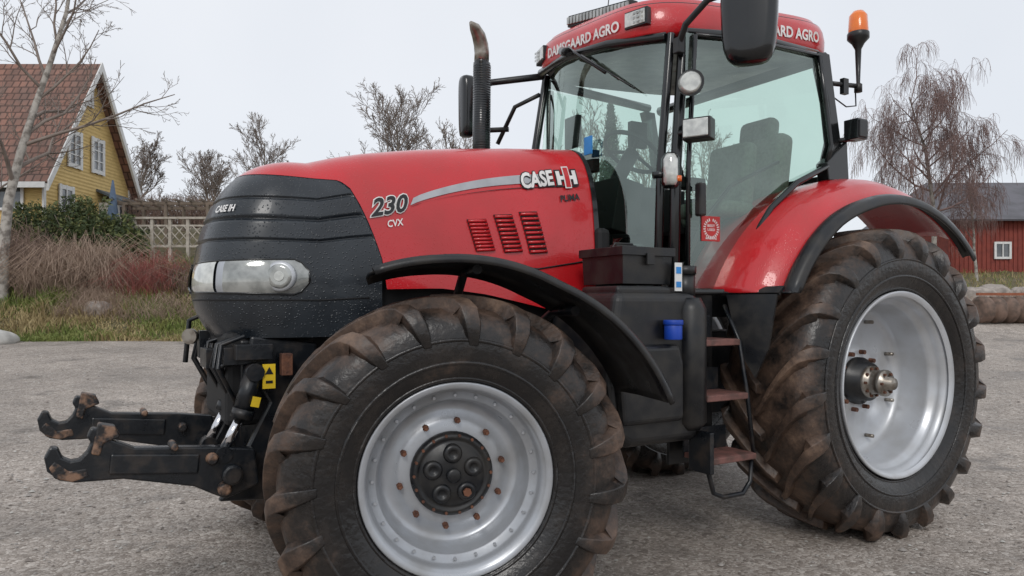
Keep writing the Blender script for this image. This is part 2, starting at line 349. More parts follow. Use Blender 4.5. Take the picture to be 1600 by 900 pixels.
# ---------------------------------------------------------------- wheels
def tyre(par,Rr,Ro,w,N,m_,hand=1):
    m=M(); h=w/2; rc=Ro-.05
    half=[(Rr,h*.80),(Rr+.02,h*.86),(Rr+(rc-Rr)*.22,h*.99),(Rr+(rc-Rr)*.50,h*1.04),(Rr+(rc-Rr)*.74,h*1.0),(Rr+(rc-Rr)*.90,h*.90),(rc-.008,h*.72),(rc,h*.35),(rc+.002,0)]
    prof=half+[(r,-y) for r,y in half[::-1][1:]]
    m.rev(prof,seg=96)
    for sg in (-1,1):
        for q in (.10,.30,.58):
            rr=Rr+(rc-Rr)*q; yy=sg*h*(interp([(0,.8),(.22,.99),(.5,1.04),(.74,1.0)],q)+.005)
            m.rev([(rr-.008,yy),(rr-.004,yy+sg*.005),(rr+.004,yy+sg*.005),(rr+.008,yy)],seg=96)
    for sg in (-1,1):
        for k in range(N):
            a0=2*pi*(k+(.5 if sg>0 else 0))/N+R.uniform(-.006,.006)
            sw=w*.62/Ro; jit=R.uniform(-.005,.005); jr=R.uniform(-.006,.002)
            st=[(-.04,Ro,0,0),(.10,Ro,.10,0),(.3,Ro-.001,.36,0),(.52,Ro-.003,.60,0),(.74,Ro-.007,.80,0),(.88,Ro-.018,.91,0),(1.01,Ro-.050,.98,1),(1.085,Ro-.100,1.02,1),(1.095,Ro-.150,1.05,1),(1.05,Ro-.20,1.08,1)]
            wd=[.026,.028,.031,.035,.041,.047,.051,.050,.043,.032]
            vs=[]
            n=len(st)
            for i,(fa,rt,ad,sh) in enumerate(st):
                rt+=jr
                a=a0-hand*sw*ad; hw=(wd[i]+jit)/Ro*(w/.58)
                rb=rt-.075 if i<6 else rt-.02; fb=fa if i<6 else fa-.16
                tw=.74
                for (r_,f_,q) in ((rb,fb,-1.18),(rt,fa,-tw),(rt,fa,tw),(rb,fb,1.18)):
                    aa=a+hw*q; vs.append((r_*math.cos(aa),sg*h*f_,r_*math.sin(aa)))
            fs=[(i*4+j,i*4+j+1,(i+1)*4+j+1,(i+1)*4+j) for i in range(n-1) for j in range(3)]
            fs+=[(0,1,2,3),((n-1)*4+3,(n-1)*4+2,(n-1)*4+1,(n-1)*4)]
            m.add(vs,fs,0,True)
    return m.obj('tyre',m_,par,bevel=.012,seg=3)
def bolts(m,n,r,y0,y1,br,mi=0,a0=0,sd=6):
    for i in range(n):
        a=a0+2*pi*i/n; x,z=r*math.cos(a),r*math.sin(a)
        m.tube([(x,y0,z),(x,y1,z)],br,sd,mi=mi,sm=False)
def front_wheel(loc,rz,flip):
    e=empty('wheel',(0,0,0),parent=tr); e.location=Vector(loc)-Vector(T); e.rotation_euler=(0,0,rz+(pi if flip else 0))
    tyre(e,.375,.745,.56,19,RUBF,-1 if flip else 1)
    m=M(); m.rev([(.366,-.235),(.386,-.252),(.392,-.247),(.390,-.232),(.376,-.222),(.362,-.215),(.350,-.19),(.345,-.165),(.318,-.160),(.314,-.150),(.306,-.12),(.298,-.07),(.285,-.055),(.255,-.05),(.225,-.07),(.205,-.078),(.165,-.078),(.1,-.078)],seg=96)
    m.rev([(.36,.235),(.386,.25),(.36,.21),(.31,.1),(.298,-.07)],seg=64)
    bolts(m,24,.331,-.170,-.150,.007); bolts(m,10,.218,-.10,-.06,.013,mi=1,a0=.2); bolts(m,10,.218,-.115,-.09,.008,mi=1,a0=.2)
    m.obj('rim',[SILV,RUST],e)
    m=M(); m.rev([(.172,-.06),(.172,-.105),(.160,-.118),(.148,-.120),(.142,-.112),(.13,-.115),(.115,-.13),(.06,-.133),(.001,-.133)],seg=48)
    for i in range(5):
        a=.35+2*pi*i/5; x,z=.088*math.cos(a),.088*math.sin(a)
        m.rev([(.040,-.11),(.040,-.135),(.034,-.145),(.018,-.148),(.016,-.142),(.001,-.142)],c=(x,0,z),seg=20)
    m.rev([(.03,-.12),(.03,-.15),(.02,-.155),(.001,-.155)],seg=20)
    bolts(m,18,.160,-.128,-.11,.0065,mi=1); bolts(m,1,.088,-.158,-.14,.018,mi=1,a0=.35-2*pi/5)
    m.obj('hub',[BLK,RUST],e)
    return e
def rear_wheel(loc,flip):
    e=empty('wheel',(0,0,0),parent=tr); e.location=Vector(loc)-Vector(T); e.rotation_euler=(0,0,pi if flip else 0)
    tyre(e,.548,.96,.62,21,RUBR,-1 if flip else 1)
    m=M(); m.rev([(.535,-.270),(.560,-.292),(.567,-.286),(.564,-.268),(.548,-.256),(.532,-.248),(.522,-.215),(.518,-.19),(.496,-.18),(.490,-.15),(.486,-.09),(.480,.0),(.470,.035),(.44,.055),(.33,.06),(.24,.045),(.21,.02),(.19,.015),(.05,.015)],seg=96)
    m.rev([(.535,.270),(.560,.292),(.53,.24),(.50,.1),(.48,.0)],seg=64)
    for i in range(8):
        a=.4+2*pi*i/8; m.tube([(.40*math.cos(a),.055,.40*math.sin(a)),(.40*math.cos(a),.0,.40*math.sin(a))],.012,8,mi=2)
    bolts(m,10,.185,-.02,.02,.015,mi=1,a0=.1)
    m.obj('rim',[SILR,RUST,STEEL],e)
    m=M(); m.rev([(.15,.02),(.15,-.015),(.125,-.02),(.12,-.08),(.001,-.08)],seg=40,mi=0)
    m.rev([(.10,-.075),(.10,-.10),(.075,-.105),(.07,-.16),(.082,-.165),(.082,-.19),(.04,-.195),(.036,-.24),(.001,-.24)],seg=32,mi=1)
    bolts(m,10,.088,-.115,-.095,.009,mi=2); bolts(m,6,.062,-.205,-.18,.009,mi=2)
    m.obj('hub',[BLK,STEEL,RUST],e)
    return e
SA=math.radians(-15)
front_wheel((-2.92,-1.02,.705),SA,False)
front_wheel((-2.92,1.02,.705),SA,True)
rear_wheel((0,-.95,.92),False)
rear_wheel((0,.95,.92),True)

for sgn,loc in ((-1,(-2.92,-1.02,.705)),(1,(-2.92,1.02,.705))):
    rot=Matrix.Rotation(SA,3,'Z')
    def fp(a,y,dr):
        r=.866+.085*max(0,(62-a)/50)+.012*max(0,(a-95)/17)+dr
        return Vector(loc)+rot@Vector((r*math.cos(math.radians(a)),sgn*y,r*math.sin(math.radians(a))))
    prof=[(-.22,-.03),(-.21,.0),(-.05,.012),(.20,.012),(.240,.010),(.250,.024),(.280,.026),(.290,.012),(.290,-.004)]
    m=M(); m.grid(lambda a,q:fp(a,*prof[q]),lin(17,112,40),list(range(len(prof))))
    g=m.obj('front_mudguard',BLK,tr,T,recalc=False,solid=.008)
    for a in (50,82):
        m=M(); m.tube([fp(a,.05,-.01),fp(a,-.24,-.02),fp(a,-.34,-.16),Vector(loc)+rot@Vector((.05,sgn*-.38,.2))],.022,8); m.obj('mudguard_bracket',IRON,g,T)

for sg in (-1,1):
    red=[(.50,1.24),(.70,1.262),(.86,1.265),(.96,1.245),(1.04,1.205),(1.10,1.145),(1.125,1.10)]
    blk=[(1.122,1.108),(1.14,1.125),(1.165,1.128),(1.20,1.118),(1.215,1.095),(1.212,1.065)]
    def fn(a,q,prof):
        y=interp([(i,p[0]) for i,p in enumerate(prof)],q); r=interp([(i,p[1]) for i,p in enumerate(prof)],q)
        r*=1+.06*max(0,(105-a)/55)-.03*max(0,(a-120)/32)
        x=r*math.cos(math.radians(a)); z=.93+r*math.sin(math.radians(a))
        if x<0 and z<1.47: z=1.47
        return (x,sg*y,z)
    m=M(); m.grid(lambda a,q:fn(a,q,red),lin(46,154,50),lin(0,len(red)-1,22))
    g=m.obj('rear_mudguard',RED,tr,T,recalc=False,solid=.01)
    m=M(); m.grid(lambda a,q:fn(a,q,blk),lin(42,154,50),lin(0,len(blk)-1,14)); m.obj('mudguard_lip',BLK,g,T,recalc=False,solid=.01)
    m=M(); m.add([(-1.10,sg*.88,1.46),(-1.0,sg*1.15,1.46),(-1.035,sg*1.12,1.16),(-1.07,sg*1.06,1.0),(-1.09,sg*.96,1.15)],[(0,1,2,3,4)])
    m.obj('mudguard_apron',BLK,g,T,solid=.02)
    m=M(); m.add([(-1.13,sg*.80,1.462),(-1.0,sg*1.16,1.462),(-.955,sg*1.16,1.50),(-1.07,sg*.86,1.49)],[(0,1,2,3)]); m.obj('mudguard_trim',BLK,g,T,solid=.02)

# ---------------------------------------------------------------- cab
m=M()
m.tube([(-1.34,-.70,1.48),(-1.335,-.715,2.2),(-1.27,-.715,2.98)],.034,8)
m.tube([(-1.405,-.64,1.5),(-1.40,-.66,2.2),(-1.335,-.675,2.97)],.026,8)
m.tube([(-1.42,.58,1.6),(-1.50,.56,2.4),(-1.36,.60,3.06)],.03,8)
m.tube([(-1.25,.70,1.5),(-1.25,.72,3.0)],.03,8)
for sg in (-1,1):
    m.prism([(-.27,3.0),(-.16,3.0),(-.10,2.7),(-.045,2.45),(-.03,2.22),(-.20,2.24),(-.13,2.45),(-.17,2.7)],sg*.86,sg*.79)
    m.prism([(-.22,2.30),(-.02,2.46),(.0,2.2),(-.2,2.19)],sg*.885,sg*.80)
m.tube([(-1.27,-.715,2.97),(-.8,-.78,3.01),(-.22,-.80,3.0)],.035,8); m.tube([(-1.30,.66,3.03),(-.22,.80,3.03)],.035,8)
m.tube([(-1.36,-.66,2.95),(-1.50,-.3,2.99),(-1.52,.1,3.03),(-1.42,.58,3.07)],.03,8); m.tube([(-.12,-.8,3.0),(-.1,.8,3.02)],.04,8)
m.tube([(-1.34,-.74,1.475),(-1.06,-.86,1.475),(-.995,-.87,1.60),(-.90,-.87,1.76),(-.72,-.87,1.98),(-.49,-.87,2.15),(-.2,-.87,2.28)],.020,8)
m.box((-.80,0,1.40),(1.15,1.45,.14)); m.box((-.05,0,2.0),(.06,1.5,.5)); m.box((-.6,.72,1.88),(1.3,.05,.75))
m.box((-1.45,0,1.58),(.12,1.0,.36))
cab=m.obj('cab',BLKG,tr,T,bevel=.006)
def roofring(sc_,z,n=96):
    out=[]
    for j in range(n):
        a=2*pi*j/n; c,s_=math.cos(a),math.sin(a)
        x=-.67+.83*sc_*math.copysign(abs(c)**(2/4.6),c); b=(.70+.08*(x+1.5)/1.65)
        y=b*sc_*math.copysign(abs(s_)**(2/4.6),s_)
        out.append((x,y,z+.12*(x+1.5)/1.65+.11*(y+.7)/1.4))
    return out
def stack(m,lay,mi=0):
    n=96; vs=[]
    for s_,z in lay: vs+=roofring(s_,z)
    m.add(vs,[(i*n+j,i*n+(j+1)%n,(i+1)*n+(j+1)%n,(i+1)*n+j) for i in range(len(lay)-1) for j in range(n)],mi,True)
m=M(); stack(m,[(.955,2.955),(.985,2.96),(1.0,2.975),(1.003,3.05),(.992,3.11),(.975,3.145),(.95,3.16),(.945,3.165),(.93,3.185),(.85,3.205),(.5,3.225),(.01,3.23)])
m.obj('roof',RED,cab,T,recalc=False)
m=M(); stack(m,[(.957,2.955),(.94,2.925),(.90,2.91),(.6,2.93),(.01,2.93)]); m.obj('roof_underside',BLK,cab,T,recalc=False)
m=M(); stack(m,[(.965,3.146),(.966,3.153),(.955,3.158)]); m.obj('roof_seam',BLK,cab,T,recalc=False)
def roofx(y,k=.006): 
    b=.70; return -.67-(.83+k)*(1-min(1,abs(y)/b)**4.6)**(1/4.6)
def tilt(x,y): return .12*(x+1.5)/1.65+.11*(y+.7)/1.4
def rtf(a,b):
    y=.36-.76*a; x=roofx(y,.012); return (x,y,3.018+.062*b+tilt(x,y))
text('DAMSGAARD AGRO',rtf,'roof_lettering',LET,cab,T,.03)
def rts(a,b):
    x=-.90+.78*a; bb=.70+.08*(x+1.5)/1.65; q=abs((x+.67)/.83); y=-(bb*(1-q**4.6)**(1/4.6)+.008); return (x,y,3.018+.066*b+tilt(x,y))
text('DAMSGAARD AGRO',rts,'roof_lettering',LET,cab,T,.03)
for y in (-.52,.50):
    x=roofx(y,-.01); z=3.035+tilt(x,y)+.03; rz=-.25 if y<0 else .25
    m=M(); m.box((x-.012,y,z),(.04,.16,.10),mi=0,rz=-rz); m.box((x-.034,y,z),(.01,.14,.082),mi=1,rz=-rz)
    for i in range(5):
        for j in range(3): m.box((x-.040,y-.05+.025*i,z-.025+.025*j),(.004,.016,.016),mi=2,rz=-rz)
    m.obj('work_lamp',[BLK,LAMPG,LAMPD],cab,T,bevel=.003)
m=M(); a=Vector((-1.38,.26,3.335)); b=Vector((-1.33,-.34,3.245)); mid=(a+b)/2
ang=math.atan2(b.y-a.y,b.x-a.x); tl=math.atan2(b.z-a.z,(b-a).length)
m.box(mid,((b-a).length,.06,.075),rz=ang,ry=-tl)
for q in lin(.03,.97,18): 
    c=a.lerp(b,q); m.box((c.x-.034,c.y,c.z),(.022,.024,.05),mi=1,rz=0)
m.box((a.x+.02,a.y-.04,a.z-.06),(.03,.02,.10)); m.box((b.x+.02,b.y+.04,b.z-.06),(.03,.02,.10))
m.obj('light_bar',[BLK,LAMPD],cab,T,bevel=.003)
m=M(); m.tube([(-1.1,.25,3.3),(-1.06,.22,3.75)],.004,5); m.obj('antenna',BLK,cab,T)
def ws(u,v):
    y=-.655+1.25*u; z=1.50+(2.97+.10*u-1.50)*v; ex=-1.41+.06*v-.10*u*(1-v)+.0; bow=.155*(1-(2*u-1)**2)
    return (ex-bow,y*(1-.05*(1-v)),z)
m=M(); m.grid(ws,lin(0,1,16),lin(0,1,8)); m.obj('windscreen',GLASS,cab,T,recalc=False)
dg=[(-1.29,2.96),(-.25,2.98),(-.20,2.7),(-.15,2.45),(-.17,2.30),(-.49,2.15),(-.72,1.98),(-.90,1.76),(-1.0,1.58),(-1.06,1.48),(-1.31,1.48)]
def dgy(x): return -.748-.105*(x+1.31)/1.16
def panel(name,pts,yf,mt,par):
    bm=bmesh.new(); vs=[bm.verts.new(Vector((x,yf(x),z))-Vector(T)) for x,z in pts]; bm.faces.new(vs); bmesh.ops.triangulate(bm,faces=bm.faces,ngon_method='EAR_CLIP')
    me=bpy.data.meshes.new(name); bm.to_mesh(me); bm.free(); me.materials.append(mt); ob=bpy.data.objects.new(name,me); COL.objects.link(ob); ob.parent=par; return ob
panel('door_window',dg,dgy,GLASS,cab)
panel('side_window',[(-1.22,3.0),(-.25,3.02),(-.2,2.3),(-.5,2.25),(-1.22,2.2)],lambda x:.735,GLASS2,cab)
m=M(); m.add([(-.10,-.76,2.98),(-.10,.76,3.0),(-.03,.76,2.25),(-.03,-.76,2.25)],[(0,1,2,3)]); m.obj('rear_window',GLASS2,cab,T,recalc=False)
m=M(); m.tube([(-1.285,-.758,1.49),(-1.285,-.765,2.2),(-1.235,-.768,2.95)],.016,6); m.tube([(-1.235,-.768,2.95),(-.8,-.80,2.985),(-.26,-.858,2.975)],.014,6); m.tube([(-.26,-.858,2.97),(-.205,-.862,2.7),(-.155,-.868,2.42),(-.2,-.865,2.29)],.018,6)
d=m.obj('door_frame',BLKG,cab,T)
m=M(); m.box((-1.24,-.815,2.0),(.05,.05,.19)); m.obj('door_handle',BLK,d,T,bevel=.012)
rzd=math.atan2(-.105,1.16)
m=M(); m.box((-1.115,dgy(-1.115)-.004,1.845),(.135,.004,.145),rz=rzd); st=m.obj('wreath_sticker',DRAWN,cab,T)
m=M()
for i in range(22):
    a=pi/2+.28+(2*pi-.56)*i/21
    xx=-1.115+.050*math.cos(a); m.box((xx,dgy(xx)-.009,1.845+.052*math.sin(a)),(.016,.002,.006),ry=-a,rz=rzd)
m.obj('wreath_symbol',LET,st,T)
def stt(s,x0,x1,z,h): text(s,lambda a,b:(x0+(x1-x0)*a,dgy(x0+(x1-x0)*a)-.009,z+h*b),'sticker_lettering',LET,st,T,.01)
stt('BEST',-1.142,-1.088,1.855,.014); stt('USED',-1.142,-1.088,1.832,.014); stt('MACHINE',-1.155,-1.075,1.782,.013)
# interior
m=M(); m.box((-.22,-.32,2.28),(.14,.50,.56),ry=.14); m.box((-.19,-.32,2.60),(.11,.30,.18),ry=.14); m.box((-.46,-.32,2.0),(.50,.50,.14)); m.box((-.44,-.32,1.75),(.3,.3,.4))
m.obj('seat',SEAT,cab,T,bevel=.05,seg=4)
m=M(); m.box((-.66,-.50,2.22),(.11,.34,.42),ry=.12); m.box((-.80,-.50,2.0),(.34,.36,.10)); m.obj('seat',SEAT,cab,T,bevel=.04,seg=4)
m=M(); c=Vector((-1.10,-.05,2.42)); n=Vector((.55,0,.83)).normalized(); u=Vector((0,1,0)); w=n.cross(u)
m.tube([c+(u*math.cos(2*pi*i/32)+w*math.sin(2*pi*i/32))*.20 for i in range(33)],.015,8,cap=False)
for a in (.3,2.6,4.6): m.tube([c,c+(u*math.cos(a)+w*math.sin(a))*.2],.012,6)
m.tube([c,c-n*.35,(-1.34,-.05,1.7)],.05,10); m.obj('steering_wheel',DARK,cab,T)
m=M(); m.box((-1.32,0,2.02),(.20,.55,.34),ry=.2); m.box((-.75,.35,2.1),(.8,.22,.32)); m.box((-.62,-.02,2.26),(.35,.10,.08)); m.box((-1.05,.52,2.45),(.06,.22,.16)); m.box((-1.28,.38,2.62),(.04,.16,.22)); m.box((-.55,.55,2.72),(.16,.05,.2))
m.tube([(-.6,.0,2.28),(-.66,.0,2.45)],.02,8); m.obj('dashboard',DARK,cab,T,bevel=.02)
m=M(); m.tube([(-1.22,-.62,1.55),(-1.10,-.70,1.9),(-.9,-.72,2.12),(-.5,-.74,2.3)],.012,8); m.obj('grab_rail',BLK,cab,T)
m=M(); m.box((-1.575,-.20,2.385),(.01,.075,.11)); m.obj('blue_sticker',BLUES,cab,T)
m=M(); m.tube([(-1.57,.02,3.06),(-1.60,-.10,2.98),(-1.55,-.34,2.80)],.010,6); m.tube([(-1.60,-.16,2.95),(-1.50,-.55,2.66)],.006,5); m.tube([(-1.58,.08,3.05),(-1.60,-.02,3.01)],.028,8)
m.obj('wiper',BLKG,cab,T)
m=M(); m.tube([(-1.30,-.82,2.63),(-1.37,-.87,2.63)],[.05,.075],20,mi=0); m.tube([(-1.368,-.868,2.63),(-1.385,-.885,2.63)],[.068,.05],20,mi=1); m.tube([(-1.31,-.73,2.63),(-1.30,-.82,2.63)],.02,8)
m.obj('work_lamp',[BLK,LAMPG],cab,T)
m=M(); m.box((-1.30,-.86,2.38),(.10,.16,.12),rz=.5); m.box((-1.352,-.888,2.38),(.012,.14,.10),mi=1,rz=.5); m.tube([(-1.33,-.73,2.38),(-1.3,-.82,2.38)],.018,8)
m.obj('work_lamp',[BLK,LAMPG],cab,T,bevel=.01)
m=M(); m.tube([(-1.50,-.85,2.04),(-1.50,-.85,2.06),(-1.50,-.85,2.20),(-1.50,-.85,2.23)],[.035,.05,.05,.03],16,mi=0); m.tube([(-1.515,-.868,2.05),(-1.515,-.868,2.07),(-1.515,-.868,2.19),(-1.515,-.868,2.22)],[.03,.040,.040,.026],16,mi=1); m.tube([(-1.485,-.897,2.07),(-1.485,-.897,2.10)],.018,12,mi=2)
m.tube([(-1.35,-.71,2.12),(-1.47,-.84,2.12)],.015,8); m.tube([(-1.5,-.84,2.12),(-1.58,-.80,2.11)],.02,8)
m.obj('indicator_lamp',[BLKG,LAMPG,ORG],cab,T)
def shell(m,c,wv,nv,W,H,D,mi=0,tp=.85):
    wv=Vector(wv).normalized(); nv=Vector(nv).normalized(); up=Vector((0,0,1)); n=32; rings=[(0.001,-.5),(.6,-.5),(.9,-.40),(1,-.15),(1,.3),(.94,.45),(.9,.45),(.88,.38),(.001,.38)]
    vs=[]
    for s_,d in rings:
        for j in range(n):
            a=2*pi*j/n; x=math.copysign(abs(math.cos(a))**(.5),math.cos(a)); z=math.copysign(abs(math.sin(a))**(.5),math.sin(a))
            q=tp+(1-tp)*(z+1)/2
            vs.append(Vector(c)+wv*(x*W/2*s_*q)+up*(z*H/2*(1-(1-s_)*W/H))+nv*(d*D))
    m.add(vs,[(i*n+j,i*n+(j+1)%n,(i+1)*n+(j+1)%n,(i+1)*n+j) for i in range(len(rings)-1) for j in range(n)],mi,True)
m=M(); shell(m,(-1.20,-1.13,2.915),(.58,-.81,0),(.81,.58,0),.31,.46,.13); mo=m.obj('mirror',BLKG,cab,T)
m=M(); m.tube([(-1.33,-.72,2.87),(-1.34,-.80,2.98),(-1.30,-.93,3.08),(-1.22,-1.10,3.10)],.020,8); m.box((-1.33,-.735,2.88),(.05,.05,.09)); m.obj('mirror_arm',BLK,mo,T,bevel=.006)
m=M(); shell(m,(-1.80,1.02,2.88),(0.05,1,0),(1,-.05,0),.15,.46,.09); mo=m.obj('mirror',BLKG,cab,T)
m=M(); m.tube([(-1.38,.6,3.06),(-1.62,.95,3.07),(-1.76,1.0,3.02)],.026,8); m.tube([(-1.42,.6,2.92),(-1.52,.78,2.86),(-1.60,.90,2.60)],.016,8); m.tube([(-1.55,.82,2.7),(-1.76,1.0,2.70)],.020,8); m.obj('mirror_arm',BLK,mo,T)
m=M(); m.rev([(.001,3.33),(.035,3.328),(.056,3.30),(.062,3.20),(.062,3.19)],c=(.13,-.86,0),seg=24,axis='Z'); bc=m.obj('beacon',ORG,cab,T)
m=M(); m.rev([(.064,3.19),(.068,3.185),(.068,3.15),(.04,3.12),(.02,3.08),(.012,2.86),(.025,2.85),(.025,2.80),(.001,2.80)],c=(.13,-.86,0),seg=20,axis='Z'); m.tube([(.13,-.86,2.84),(-.10,-.83,2.83)],.016,8); m.box((.0,-.85,2.82),(.05,.03,.1)); m.tube([(.13,-.84,2.8),(.15,-.83,2.72),(.05,-.83,2.70),(-.1,-.83,2.75)],.005,5); m.obj('beacon_mount',BLK,bc,T)
m=M(); m.box((.0,-.93,2.52),(.10,.10,.13)); m.box((.0,-.985,2.52),(.085,.01,.11),mi=1); m.tube([(-.06,-.85,2.46),(.0,-.93,2.47)],.018,8); m.obj('rear_lamp',[BLKG,BLK],cab,T,bevel=.008)
m=M(); m.tube([(-1.955,.50,2.1),(-1.945,.50,3.03)],.058,24,mi=0)
for i in range(40):
    z=2.36+i*.0165; m.tube([(-1.952+.01*(z-2.1),.50,z),(-1.952+.01*(z-2.1),.50,z+.007)],.0605,24,mi=2,cap=False)
m.tube([(-1.947,.50,3.02),(-1.947,.50,3.05)],.05,16,mi=0)
m.tube([(-1.947,.50,3.04),(-1.945,.50,3.10),(-1.955,.493,3.15),(-1.985,.47,3.20),(-2.03,.44,3.235),(-2.075,.41,3.25)],[.050,.050,.049,.046,.036,.012],18,mi=1)
m.obj('exhaust_stack',[BLKG,STEEL,IRON],tr,T)
m=M(); m.box((-1.96,.42,2.2),(.3,.16,.2)); m.obj('exhaust_shield',BLK,tr,T,bevel=.03)

# ---------------------------------------------------------------- tank, box, steps
m=M(); m.prism([(-1.98,1.47),(-1.44,1.47),(-1.40,1.40),(-1.40,.76),(-1.44,.68),(-1.90,.68),(-2.02,.74),(-2.06,1.0)],-1.0,-.42)
tk=m.obj('fuel_tank',BLK,tr,T,bevel=.05,seg=5)
m=M(); m.tube([(-1.475,-.975,.74),(-1.475,-.975,.78),(-1.475,-.975,1.38),(-1.475,-.975,1.44)],[.05,.085,.085,.055],24); m.obj('tank_column',BLK,tk,T)
m=M(); m.prism([(-2.02,1.20),(-1.60,1.20),(-1.57,1.10),(-1.57,.80),(-1.98,.80)],-1.04,-.9); m.obj('tank_cover',BLK,tk,T,bevel=.03,seg=4)
m=M(); m.box((-1.77,-.80,1.47),(.36,.32,.06)); m.obj('tank_ledge',BLK,tk,T,bevel=.02,seg=3)
m=M(); m.box((-1.725,-.75,1.585),(.32,.34,.15),taper=1.04); m.box((-1.725,-.75,1.68),(.36,.38,.045)); m.box((-1.725,-.945,1.64),(.05,.015,.06)); m.box((-1.72,-.72,1.712),(.14,.06,.03)); m.tube([(-1.80,-.72,1.70),(-1.78,-.72,1.735),(-1.66,-.72,1.735),(-1.64,-.72,1.70)],.008,6); m.obj('battery_box',BLK,tr,T,bevel=.02,seg=3)
m=M(); m.tube([(-1.47,-.93,1.42),(-1.47,-.93,1.57)],.054,20); m.tube([(-1.47,-.93,1.565),(-1.47,-.93,1.61)],.060,20); m.obj('filler_neck',BLK,tk,T)
m=M(); m.tube([(-1.665,-1.05,1.225),(-1.665,-1.05,1.30)],.046,20); m.tube([(-1.665,-1.05,1.30),(-1.665,-1.05,1.325)],.051,20); m.obj('filler_cap',BLUE,tk,T,bevel=.004)
m=M(); m.box((-1.55,-.965,1.55),(.05,.004,.15)); lb=m.obj('label_sticker',WHT,tk,T)
for zz,hh_ in ((1.585,.035),(1.51,.03)): m=M(); m.box((-1.55,-.9685,zz),(.034,.002,hh_)); m.obj('label_symbol',BLUES,lb,T)
stp=empty('steps',(0,0,0),parent=tr)
for (z,y,w_,x) in ((1.20,-.96,.28,-1.26),(.905,-1.0,.30,-1.25),(.575,-1.03,.33,-1.235)):
    m=M(); m.box((x,y+.08,z),(w_,.20,.03),mi=1); m.box((x,y-.025,z-.004),(w_+.01,.015,.034),mi=1); m.box((x,y+.19,z+.06),(w_,.012,.16),mi=0)
    m.obj('tread',[IRON,STEP],stp,T,bevel=.005)
m=M(); m.tube([(-1.395,-1.02,.72),(-1.41,-1.04,.52),(-1.37,-1.04,.40),(-1.30,-1.04,.37),(-1.15,-1.04,.37),(-1.09,-1.04,.43),(-1.07,-1.03,.56)],.013,8); m.obj('step_loop',IRON,stp,T)
m=M(); m.tube([(-1.10,-.86,1.40),(-1.11,-.98,1.2),(-1.09,-1.02,.9),(-1.06,-1.04,.56)],.012,8); m.obj('step_rail',IRON,stp,T)
m=M(); m.box((-1.42,-1.0,.62),(.03,.16,.22)); m.obj('step_bracket',IRON,stp,T,bevel=.005)
m=M(); m.box((-1.25,-.74,1.0),(.34,.02,1.0)); m.obj('step_back',BLK,stp,T,bevel=.005)

